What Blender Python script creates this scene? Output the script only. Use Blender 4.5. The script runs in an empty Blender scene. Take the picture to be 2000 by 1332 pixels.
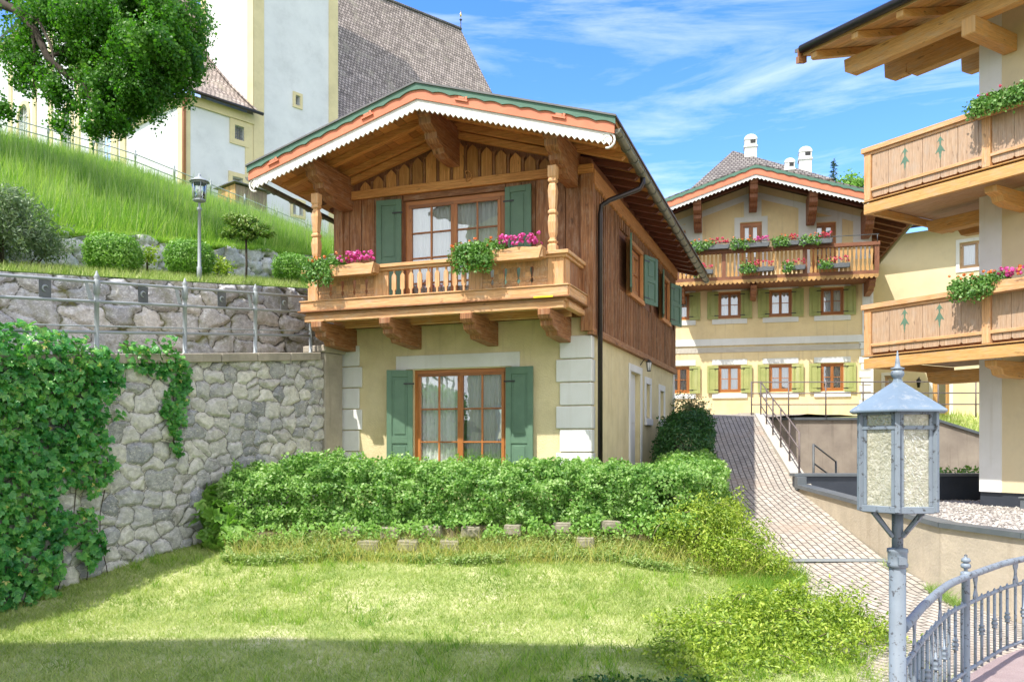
import bpy, bmesh, math, random
import numpy as np
from mathutils import Vector, Matrix
R_ = math.radians
C = bpy.context.scene.collection
rng = np.random.default_rng(7); random.seed(7)

# ---------------- camera, world, sun, exposure ----------------
cam = bpy.data.objects.new('camera', bpy.data.cameras.new('camera')); C.objects.link(cam)
cam.location = (0, 0, 0); cam.rotation_euler = (R_(90), 0, 0)
cam.data.sensor_width = 36; cam.data.lens = 36*1640/2000; cam.data.shift_y = 0.0995
cam.data.clip_start = .1; cam.data.clip_end = 3000
bpy.context.scene.camera = cam
SX, SY, SEL = -.715, -.70, 57
w = bpy.data.worlds.new("World"); bpy.context.scene.world = w; w.use_nodes = True
nt = w.node_tree; bg = nt.nodes['Background']; bg.inputs['Strength'].default_value = .15
sky = nt.nodes.new('ShaderNodeTexSky'); sky.sky_type = 'NISHITA'; sky.sun_disc = False
sky.sun_elevation = R_(SEL); sky.sun_rotation = R_(225.6); sky.ozone_density = 2.0; sky.dust_density = .6; sky.air_density = 1.0
tc = nt.nodes.new('ShaderNodeTexCoord')
def wn(t, **k):
    n = nt.nodes.new(t)
    for a, b in k.items(): setattr(n, a, b)
    return n
mp = wn('ShaderNodeMapping'); mp.inputs['Rotation'].default_value = (0, R_(-24), R_(10)); mp.inputs['Scale'].default_value = (1.0, 1.6, 6.5)
nt.links.new(tc.outputs['Generated'], mp.inputs['Vector'])
n1 = wn('ShaderNodeTexNoise'); n1.inputs['Scale'].default_value = 2.3; n1.inputs['Detail'].default_value = 9; n1.inputs['Roughness'].default_value = .62; n1.inputs['Distortion'].default_value = .5
nt.links.new(mp.outputs[0], n1.inputs['Vector'])
cr = wn('ShaderNodeValToRGB'); cr.color_ramp.elements[0].position = .455; cr.color_ramp.elements[1].position = .92
cr.color_ramp.elements[0].color = (0, 0, 0, 1); cr.color_ramp.elements[1].color = (.85, .85, .85, 1)
nt.links.new(n1.outputs['Fac'], cr.inputs[0])
hs = wn('ShaderNodeHueSaturation'); hs.inputs['Saturation'].default_value = 1.34; hs.inputs['Value'].default_value = .86; hs.inputs['Hue'].default_value = .512
nt.links.new(sky.outputs[0], hs.inputs['Color'])
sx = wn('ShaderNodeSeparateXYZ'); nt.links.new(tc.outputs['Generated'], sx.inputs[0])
bk = wn('ShaderNodeMapRange'); bk.inputs['From Min'].default_value = .05; bk.inputs['From Max'].default_value = -.45; bk.inputs['To Max'].default_value = .95; nt.links.new(sx.outputs['Y'], bk.inputs['Value'])   # unseen cloud bank added behind the camera to lift shade and window reflections
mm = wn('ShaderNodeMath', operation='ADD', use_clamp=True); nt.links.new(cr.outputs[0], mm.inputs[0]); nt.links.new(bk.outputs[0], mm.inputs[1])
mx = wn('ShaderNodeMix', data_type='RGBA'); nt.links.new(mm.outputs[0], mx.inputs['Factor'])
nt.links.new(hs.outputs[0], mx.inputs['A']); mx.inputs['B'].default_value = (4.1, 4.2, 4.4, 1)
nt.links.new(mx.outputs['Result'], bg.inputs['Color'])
sun = bpy.data.objects.new('sun', bpy.data.lights.new('sun', 'SUN')); C.objects.link(sun)
sun.data.energy = 2.2; sun.data.angle = R_(.6); sun.data.color = (1, .95, .86)
sd = Vector((SX, SY, 0)).normalized()*math.cos(R_(SEL)) + Vector((0, 0, math.sin(R_(SEL))))
sun.rotation_euler = sd.to_track_quat('Z', 'Y').to_euler(); sun.location = (-20, -20, 40)
vs = bpy.context.scene.view_settings; vs.view_transform = 'Standard'; vs.look = 'None'; vs.exposure = 1.56; vs.gamma = 1

# ---------------- materials ----------------
MATS = {}
class NB:
    def __init__(s, name):
        s.m = bpy.data.materials.new(name); s.m.use_nodes = True; s.t = s.m.node_tree
        s.p = s.t.nodes['Principled BSDF']; s.out = s.t.nodes['Material Output']
    def n(s, t, **k):
        x = s.t.nodes.new(t)
        for a, b in k.items():
            if a.startswith('i_'): x.inputs[a[2:].replace('_', ' ')].default_value = b
            else: setattr(x, a, b)
        return x
    def l(s, a, b): s.t.links.new(a, b)
    def uv(s): return s.n('ShaderNodeTexCoord').outputs['UV']
    def ob(s): return s.n('ShaderNodeTexCoord').outputs['Object']
    def map(s, v, sc, rot=(0, 0, 0)):
        m = s.n('ShaderNodeMapping'); m.inputs['Scale'].default_value = sc; m.inputs['Rotation'].default_value = rot; s.l(v, m.inputs[0]); return m.outputs[0]
    def noise(s, v, sc, det=4, ro=.55, dist=0):
        m = s.n('ShaderNodeTexNoise'); m.inputs['Scale'].default_value = sc; m.inputs['Detail'].default_value = det
        m.inputs['Roughness'].default_value = ro; m.inputs['Distortion'].default_value = dist
        if v is not None: s.l(v, m.inputs['Vector'])
        return m.outputs['Fac']
    def ramp(s, f, stops):
        m = s.n('ShaderNodeValToRGB'); e = m.color_ramp.elements
        while len(e) < len(stops): e.new(.5)
        for k, (p, c) in enumerate(stops):
            e[k].position = p; e[k].color = (c[0], c[1], c[2], 1) if hasattr(c, '__len__') else (c, c, c, 1)
        s.l(f, m.inputs[0]); return m.outputs[0]
    def mix(s, f, a, b, mode='MIX'):
        m = s.n('ShaderNodeMix', data_type='RGBA', blend_type=mode)
        for v, k in ((f, 'Factor'), (a, 'A'), (b, 'B')):
            if isinstance(v, (int, float)): m.inputs[k].default_value = v
            elif isinstance(v, tuple): m.inputs[k].default_value = (v[0], v[1], v[2], 1)
            else: s.l(v, m.inputs[k])
        return m.outputs['Result']
    def math(s, op, a, b=0.):
        m = s.n('ShaderNodeMath', operation=op)
        for v, k in ((a, 0), (b, 1)):
            if isinstance(v, (int, float)): m.inputs[k].default_value = v
            else: s.l(v, m.inputs[k])
        return m.outputs[0]
    def bump(s, h, st=.3, d=.01, nrm=None):
        m = s.n('ShaderNodeBump'); m.inputs['Strength'].default_value = st; m.inputs['Distance'].default_value = d
        s.l(h, m.inputs['Height'])
        if nrm is not None: s.l(nrm, m.inputs['Normal'])
        s.l(m.outputs[0], s.p.inputs['Normal']); return m.outputs[0]
    def isl(s): return s.n('ShaderNodeNewGeometry').outputs['Random Per Island']
    def col(s, c): s.l(c, s.p.inputs['Base Color'])

def mat_plain(name, c1, c2=None, rough=.6, sc=3., bsc=60., bst=.15, metal=0., streak=None):
    b = NB(name); c2 = c2 or tuple(x*.8 for x in c1); o = b.ob()
    c = b.ramp(b.noise(o, sc, 6, .65), [(.35, c1), (.68, c2)]); c = b.mix(.7, c, b.ramp(b.noise(o, .75, 7, .7), [(.3, .80), (.5, 1.), (.7, 1.08)]), 'MULTIPLY')
    if streak:
        f = b.ramp(b.noise(b.map(o, (7, 7, .5)), 1, 5), [(.56, 0.), (.75, .55)])
        c = b.mix(f, c, streak)
    b.col(c); b.p.inputs['Roughness'].default_value = rough; b.p.inputs['Metallic'].default_value = metal
    b.bump(b.noise(o, bsc, 5), bst, .01); return b.m
def mat_wood(name, c1, c2, c3, rough=.65, knot=.0, weather=None):
    b = NB(name); u = b.uv(); isl = b.isl()
    off = b.n('ShaderNodeCombineXYZ'); b.l(b.math('MULTIPLY', isl, 37.), off.inputs[0]); b.l(b.math('MULTIPLY', isl, 91.), off.inputs[1])
    ad = b.n('ShaderNodeVectorMath', operation='ADD'); b.l(u, ad.inputs[0]); b.l(off.outputs[0], ad.inputs[1]); v = ad.outputs[0]
    g = b.noise(b.map(v, (1.3, 26, 1)), 1.6, 6, .6, .7)
    c = b.ramp(g, [(.3, c1), (.52, c2), (.72, c3)])
    fine = b.noise(b.map(v, (5, 170, 1)), 1.5, 3)
    c = b.mix(.45, c, b.ramp(fine, [(.32, .30), (.62, 1.05)]), 'MULTIPLY')
    c = b.mix(.75, c, b.ramp(isl, [(0, .55), (.5, .92), (1, 1.3)]), 'MULTIPLY')
    kn = b.noise(b.map(v, (2.2, 7, 1)), 1.7, 2); c = b.mix(b.ramp(kn, [(.66, 0.), (.73, .75)]), c, tuple(x*.45 for x in c1))
    if weather:
        c = b.mix(b.ramp(b.noise(b.map(v, (1.5, 4, 1)), 2.2, 7, .7), [(.5, 0.), (.68, .8)]), c, weather)
    b.col(c); b.p.inputs['Roughness'].default_value = rough
    b.bump(g, .35, .006); return b.m
def mat_leaf(name, cols, sc=1.2, trans=.35, rough=.45):
    b = NB(name); isl = b.isl(); n = len(cols)
    f = b.math('ADD', b.math('MULTIPLY', isl, .5), b.math('MULTIPLY', b.noise(b.ob(), sc, 4, .6), 1.1)); f = b.math('SUBTRACT', f, .30)
    c = b.ramp(f, [(k/(n-1), cc) for k, cc in enumerate(cols)])
    b.col(c); b.p.inputs['Roughness'].default_value = rough
    tr = b.n('ShaderNodeBsdfTranslucent'); b.l(b.mix(1., c, (1.0, 1.25, .5), 'MULTIPLY'), tr.inputs[0])
    ms = b.n('ShaderNodeMixShader'); ms.inputs[0].default_value = trans
    b.l(b.p.outputs[0], ms.inputs[1]); b.l(tr.outputs[0], ms.inputs[2]); b.l(ms.outputs[0], b.out.inputs[0]); return b.m
def mat_stonewall(name, cols, mortar, moss=.0, mosscol=(.09, .11, .03)):
    b = NB(name); a = b.n('ShaderNodeAttribute', attribute_name='sc'); sp = b.n('ShaderNodeSeparateColor'); b.l(a.outputs['Color'], sp.inputs[0])
    o = b.ob(); n = len(cols)
    c = b.ramp(sp.outputs[0], [(k/(n-1), cc) for k, cc in enumerate(cols)])
    c = b.mix(.8, c, b.ramp(b.noise(o, 9, 8, .72, .8), [(.25, .35), (.5, .9), (.75, 1.5)]), 'MULTIPLY')
    c = b.mix(b.ramp(b.noise(b.map(o, (6, 6, 14), (.3, .5, 0)), 2.2, 8, .7, 1.6), [(.54, 0.), (.62, .75)]), c, tuple(min(1, x*1.75) for x in cols[-1]))
    mc = b.mix(.5, mortar, b.ramp(b.noise(o, 25, 5), [(.3, .5), (.7, 1.2)]), 'MULTIPLY')
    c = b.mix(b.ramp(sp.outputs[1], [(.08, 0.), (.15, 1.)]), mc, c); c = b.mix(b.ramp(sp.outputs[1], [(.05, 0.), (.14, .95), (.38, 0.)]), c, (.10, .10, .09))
    if moss:
        mf = b.math('MULTIPLY', b.ramp(b.noise(o, 2.6, 7, .7), [(.5, 0.), (.62, 1.)]), b.ramp(sp.outputs[1], [(.2, 1.), (.95, 1-moss)]))
        c = b.mix(b.math('MULTIPLY', mf, min(1., moss+.35)), c, mosscol)
    b.col(c); b.p.inputs['Roughness'].default_value = .88
    b.bump(b.noise(o, 30, 8, .7), .6, .02); return b.m
def mat_brick(name, c1, c2, mortar, bw, rh, mort, off=.5, rough=.8, bst=.6, ns=.5, dirt=None):
    b = NB(name); u = b.uv(); br = b.n('ShaderNodeTexBrick'); br.offset = off
    dv = b.n('ShaderNodeTexNoise'); dv.inputs['Scale'].default_value = 2.5; b.l(u, dv.inputs[0])
    vm = b.n('ShaderNodeVectorMath', operation='MULTIPLY_ADD'); b.l(dv.outputs['Color'], vm.inputs[0]); vm.inputs[1].default_value = (bw*.12, rh*.22, 0); b.l(u, vm.inputs[2])
    b.l(vm.outputs[0], br.inputs['Vector'])
    br.inputs['Scale'].default_value = 1; br.inputs['Brick Width'].default_value = bw; br.inputs['Row Height'].default_value = rh
    br.inputs['Mortar Size'].default_value = mort; br.inputs['Mortar Smooth'].default_value = .3; br.inputs['Bias'].default_value = 0
    br.inputs['Color1'].default_value = (*c1, 1); br.inputs['Color2'].default_value = (*c2, 1); br.inputs['Mortar'].default_value = (*mortar, 1)
    c = b.mix(ns, br.outputs['Color'], b.ramp(b.noise(b.ob(), 1.4, 8, .7), [(.3, .55), (.7, 1.25)]), 'MULTIPLY')
    c = b.mix(.5, c, b.ramp(b.noise(b.ob(), 18, 5, .7), [(.3, .6), (.7, 1.2)]), 'MULTIPLY')
    if dirt: c = b.mix(b.ramp(b.noise(b.ob(), .8, 6, .65), [(.55, 0.), (.7, .7)]), c, dirt)
    b.col(c); b.p.inputs['Roughness'].default_value = rough
    b.bump(b.math('SUBTRACT', b.math('MULTIPLY', b.noise(b.ob(), 40, 4), .3), br.outputs['Fac']), bst, .012); return b.m
def mat_glass():
    b = NB('window_glass'); gl = b.n('ShaderNodeBsdfGlossy'); gl.inputs['Roughness'].default_value = .01; gl.inputs[0].default_value = (.95, .98, 1, 1)
    tr = b.n('ShaderNodeBsdfTransparent'); tr.inputs[0].default_value = (.93, .96, .95, 1)
    fr = b.n('ShaderNodeFresnel'); fr.inputs[0].default_value = 1.6
    wv = b.n('ShaderNodeBump'); wv.inputs['Strength'].default_value = .06; wv.inputs['Distance'].default_value = .02; b.l(b.noise(b.ob(), 2.5, 2), wv.inputs['Height'])
    b.l(wv.outputs[0], gl.inputs['Normal'])
    ms = b.n('ShaderNodeMixShader'); b.l(b.math('ADD', b.math('MULTIPLY', fr.outputs[0], 1.6), .18), ms.inputs[0])
    b.l(tr.outputs[0], ms.inputs[1]); b.l(gl.outputs[0], ms.inputs[2]); b.l(ms.outputs[0], b.out.inputs[0]); return b.m
def mat_lampglass(name='cathedral_glass'):
    b = NB(name); o = b.ob()
    b.p.inputs['Base Color'].default_value = (.62, .62, .5, 1); b.p.inputs['Roughness'].default_value = .12
    b.p.inputs['Transmission Weight'].default_value = .45; b.p.inputs['IOR'].default_value = 1.45
    c = b.ramp(b.noise(o, 38, 3, .6, 1.), [(.3, (.50, .50, .38)), (.5, (.74, .72, .56)), (.7, (.95, .93, .80))]); b.col(c)
    b.bump(b.noise(o, 42, 2, .5, 1.2), .7, .012); return b.m
def mat_ground(name, stops, sc=1.2, fine=40, bst=.5):
    b = NB(name); o = b.ob(); c = b.ramp(b.noise(o, sc, 8, .7), stops)
    c = b.mix(.6, c, b.ramp(b.noise(o, fine, 5, .7), [(.3, .55), (.7, 1.4)]), 'MULTIPLY')
    b.col(c); b.p.inputs['Roughness'].default_value = .95; b.bump(b.noise(o, fine, 5), bst, .03); return b.m
def mat_weathered(name, c, chip, rough=.5, sc=14, lo=.62, hi=.66, metal=.0):
    b = NB(name); o = b.ob(); f = b.ramp(b.noise(o, sc, 8, .72), [(lo, 0.), (hi, 1.)])
    base = b.mix(.5, c, b.ramp(b.noise(o, 5, 6, .7), [(.3, .7), (.7, 1.15)]), 'MULTIPLY')
    b.col(b.mix(f, base, chip)); b.p.inputs['Roughness'].default_value = rough; b.p.inputs['Metallic'].default_value = metal
    b.bump(b.noise(o, sc*2, 5), .25, .004); return b.m

M = MATS
M['pine'] = mat_wood('honey_pine', (.46, .18, .055), (.60, .26, .09), (.70, .35, .14))
M['pinew'] = mat_wood('worn_honey_pine', (.46, .22, .085), (.64, .35, .155), (.76, .47, .24), weather=(.56, .40, .27))
M['brown'] = mat_wood('dark_stained_timber', (.15, .055, .028), (.26, .10, .048), (.36, .16, .08))
M['redbrown'] = mat_wood('red_brown_timber', (.10, .03, .018), (.17, .052, .03), (.24, .08, .045))
M['brownw'] = mat_wood('weathered_brown_timber', (.15, .055, .022), (.31, .13, .05), (.47, .225, .095), weather=(.40, .25, .16))
M['orange'] = mat_wood('gable_pine', (.42, .165, .045), (.62, .285, .085), (.74, .40, .15))
M['yellowwood'] = mat_wood('yellow_glazed_timber', (.46, .235, .07), (.60, .335, .11), (.70, .42, .17), weather=(.52, .36, .2))
M['palewood'] = mat_wood('pale_larch_boards', (.40, .245, .145), (.55, .365, .23), (.66, .47, .32), weather=(.46, .35, .26))
M['frame'] = mat_wood('window_frame_varnish', (.36, .12, .03), (.48, .18, .05), (.55, .24, .08), .4)
M['shedwood'] = mat_wood('grey_shed_boards', (.20, .15, .10), (.30, .23, .16), (.38, .30, .22))
M['green'] = mat_plain('green_shutter_paint', (.125, .225, .15), (.10, .185, .125), .55, 4, 90, .1)
M['lgreen'] = mat_plain('light_green_shutter_paint', (.42, .43, .155), (.30, .34, .11), .6, 2, 80, .12, streak=(.50, .50, .28))
M['vgreen'] = mat_plain('green_verge_paint', (.09, .20, .145), (.07, .16, .11), .55, 4)
M['orangep'] = mat_plain('salmon_verge_paint', (.70, .225, .12), (.62, .19, .10), .6, 4)
M['whitep'] = mat_plain('white_verge_paint', (.82, .81, .78), (.66, .64, .60), .6, 6)
M['stucco'] = mat_plain('yellow_rough_render', (.76, .66, .41), (.66, .56, .32), .95, 2.2, 34, 1.0, streak=(.47, .39, .24))
M['fstucco'] = mat_plain('ochre_render', (.86, .70, .42), (.78, .61, .34), .95, 1.2, 14, .5, streak=(.52, .40, .24))
M['cream'] = mat_plain('cream_render', (.72, .62, .41), (.69, .58, .37), .9, .8, 50, .25)
M['rstucco'] = mat_plain('pale_yellow_render', (.74, .64, .43), (.69, .58, .37), .9, .8, 50, .25)
M['white'] = mat_plain('white_lime_plaster', (.80, .80, .79), (.70, .70, .68), .9, 3, 40, .3, streak=(.62, .60, .55))
M['church'] = mat_plain('church_white_render', (.70, .71, .74), (.62, .635, .67), .9, .5, 20, .4)
M['ccream'] = mat_plain('church_cream_render', (.70, .60, .36), (.62, .53, .32), .9, .9, 20, .3)
M['concrete'] = mat_plain('stained_concrete', (.40, .34, .28), (.28, .235, .20), .9, 1.3, 30, .4, streak=(.15, .12, .10))
M['pconcrete'] = mat_plain('pale_rough_concrete', (.56, .48, .37), (.43, .37, .29), .95, 1.6, 26, .8, streak=(.35, .28, .2))
M['coping'] = mat_plain('coping_stone', (.42, .37, .30), (.30, .27, .22), .95, 2.5, 22, .9, streak=(.17, .15, .12))
M['kerb'] = mat_plain('pale_kerb_concrete', (.62, .58, .50), (.50, .46, .40), .9, 3, 40, .4)
M['anthracite'] = mat_plain('anthracite_sheet_metal', (.045, .055, .075), (.06, .07, .09), .45, 2, 30, .05, .3)
M['capmetal'] = mat_plain('grey_cap_sheet_metal', (.14, .16, .18), (.18, .20, .22), .45, 2, 30, .05, .3)
M['gutter'] = mat_plain('dark_bronze_gutter', (.035, .028, .028), (.05, .04, .04), .35, 3, 40, .05, .5)
M['zinc'] = mat_plain('weathered_zinc_gutter', (.22, .215, .17), (.13, .125, .11), .45, 5, 40, .1, .4)
M['copper'] = mat_plain('copper_pipe', (.50, .22, .14), (.42, .17, .11), .5, 3, 40, .05, .3)
M['roofsheet'] = mat_plain('grey_roof_edge', (.12, .12, .12), (.17, .17, .17), .5, 3, 40, .1)
M['bluegrey'] = mat_weathered('flaking_blue_grey_paint', (.235, .28, .335), (.085, .09, .10), .5, 26, .565, .59)
M['bluegreyroof'] = mat_weathered('lantern_roof_paint', (.19, .255, .33), (.30, .33, .36), .45, 18, .54, .66)
M['greymetal'] = mat_weathered('grey_railing_paint', (.34, .37, .39), (.16, .17, .17), .5, 10, .64, .7)
M['darkmetal'] = mat_plain('dark_grey_iron', (.09, .10, .11), (.13, .14, .15), .5, 6)
M['ironrail'] = mat_plain('brown_grey_iron_rail', (.15, .12, .12), (.20, .16, .15), .5, 6)
M['black'] = mat_plain('black_iron', (.02, .02, .02), (.03, .03, .03), .4, 6)
M['gold'] = mat_plain('gilded_metal', (.8, .6, .2), (.7, .5, .2), .3, 6, metal=.9)
M['lampglass'] = mat_lampglass(); M['glass'] = mat_glass()
M['bulb'] = mat_plain('white_lamp_glass', (.85, .85, .82), (.8, .8, .8), .3)
M['curtain'] = mat_leaf('sheer_curtain', [(.90, .90, .91), (.95, .95, .96)], 2, .04, .8)
M['dark'] = mat_plain('pale_room_wall', (.42, .40, .36), (.36, .34, .30), .9)
M['bark'] = mat_plain('grey_brown_bark', (.07, .052, .04), (.035, .027, .02), .95, 6, 30, .9)
M['shingle'] = mat_brick('larch_shingles', (.56, .46, .41), (.29, .235, .205), (.07, .055, .045), .24, .26, .03, .5, .9, .9, .5, dirt=(.36, .32, .25))
M['shingle2'] = mat_brick('grey_shingles', (.26, .235, .22), (.17, .15, .145), (.05, .04, .04), .2, .22, .025, .5, .9, .8, .5)
M['paver'] = mat_brick('pale_brick_paving', (.54, .48, .41), (.43, .38, .325), (.12, .105, .09), .24, .125, .013, .5, .9, .8, .45, dirt=(.40, .31, .24))
M['deck'] = mat_ground('pink_asphalt', [(.3, (.30, .22, .22)), (.7, (.40, .31, .30))], 3, 90, .5)
M['gravel'] = mat_plain('grey_gravel', (.30, .27, .25), (.20, .18, .17), .95, 30, 40, 1.0)
M['pebble'] = NB('pebbles').m
b = NB('pebble_stone'); b.col(b.ramp(b.isl(), [(0, (.17, .15, .14)), (.5, (.36, .33, .30)), (1, (.60, .57, .52))])); b.p.inputs['Roughness'].default_value = .85; M['pebble'] = b.m
M['turf'] = mat_ground('mown_turf', [(.30, (.17, .26, .06)), (.46, (.33, .39, .13)), (.58, (.50, .51, .25)), (.70, (.64, .60, .38))], 1.6, 55, .6)
M['meadow'] = mat_ground('meadow_soil', [(.3, (.08, .15, .02)), (.7, (.20, .28, .05))], .6, 20, .6)
M['soil'] = mat_ground('brown_soil', [(.3, (.10, .08, .05)), (.7, (.18, .15, .09))], 1.5, 25, .6)
M['blade'] = mat_leaf('lawn_blades', [(.14, .26, .04), (.32, .42, .10), (.52, .56, .22), (.74, .70, .42)], 1.3, .4, .6)
M['tall'] = mat_leaf('meadow_blades', [(.06, .16, .02), (.19, .36, .045), (.42, .55, .11), (.72, .73, .30)], .55, .55, .6)
M['hedge'] = mat_leaf('hedge_leaves', [(.035, .12, .025), (.16, .34, .07), (.37, .56, .17), (.62, .73, .40)], 1.8, .4)
M['bright'] = mat_leaf('bright_shrub_leaves', [(.04, .11, .01), (.20, .32, .03), (.40, .51, .06), (.62, .66, .16)], 2.8, .3)
M['darkhedge'] = mat_leaf('dark_glossy_leaves', [(.015, .07, .02), (.04, .13, .03), (.09, .21, .05)], 1.5, .25)
M['box'] = mat_leaf('box_leaves', [(.08, .22, .03), (.22, .42, .07), (.42, .60, .16)], 2, .35)
M['creeper'] = mat_leaf('creeper_leaves', [(.015, .12, .035), (.07, .31, .08), (.20, .50, .12), (.50, .68, .20)], 1.6, .4, .3)
M['vtwig'] = mat_leaf('young_creeper_shoots', [(.55, .45, .16), (.62, .58, .18), (.45, .55, .15)], 3, .3)
M['tree'] = mat_leaf('maple_leaves', [(.03, .11, .015), (.06, .19, .02), (.12, .29, .03), (.25, .42, .08)], 1.0, .5)
M['lolli'] = mat_leaf('glossy_round_tree_leaves', [(.05, .14, .02), (.16, .28, .04), (.50, .54, .20)], 3, .3)
M['greyshrub'] = mat_leaf('grey_green_leaves', [(.09, .15, .07), (.21, .30, .15), (.40, .46, .30)], 1.5, .25)
M['weed'] = mat_leaf('weedy_ground_cover', [(.10, .19, .04), (.24, .37, .09), (.40, .50, .18), (.56, .55, .30)], 2, .35)
M['redshrub'] = mat_leaf('reddish_twiggy_leaves', [(.14, .10, .08), (.16, .20, .09), (.30, .32, .15)], 3, .3)
M['geran'] = mat_leaf('geranium_leaves', [(.06, .16, .03), (.14, .30, .06), (.30, .45, .14)], 6, .3)
M['pink'] = mat_leaf('magenta_petals', [(.55, .03, .25), (.75, .08, .42), (.80, .25, .55)], 20, .25)
M['red'] = mat_leaf('rosy_red_petals', [(.55, .03, .10), (.70, .08, .16), (.75, .2, .25)], 20, .25)
M['orangef'] = mat_leaf('orange_petals', [(.75, .12, .04), (.85, .25, .06), (.85, .35, .15)], 20, .25)
M['conif'] = mat_leaf('conifer_needles', [(.02, .06, .03), (.05, .11, .06), (.09, .16, .09)], 1, .15)
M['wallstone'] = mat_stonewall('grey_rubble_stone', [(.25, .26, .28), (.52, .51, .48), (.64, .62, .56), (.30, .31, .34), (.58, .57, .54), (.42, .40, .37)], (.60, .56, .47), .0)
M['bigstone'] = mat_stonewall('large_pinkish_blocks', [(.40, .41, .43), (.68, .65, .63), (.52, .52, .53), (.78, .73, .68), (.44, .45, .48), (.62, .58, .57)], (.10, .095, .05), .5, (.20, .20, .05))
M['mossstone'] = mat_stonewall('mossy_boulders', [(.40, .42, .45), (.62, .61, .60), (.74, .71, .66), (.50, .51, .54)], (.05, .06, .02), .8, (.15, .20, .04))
M['block'] = mat_plain('mossy_concrete_block', (.34, .30, .24), (.20, .19, .13), .95, 7, 30, .8, streak=(.12, .14, .06))
M['yellowtape'] = mat_plain('yellow_strip', (.85, .75, .02), (.8, .7, .02), .5)

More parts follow.
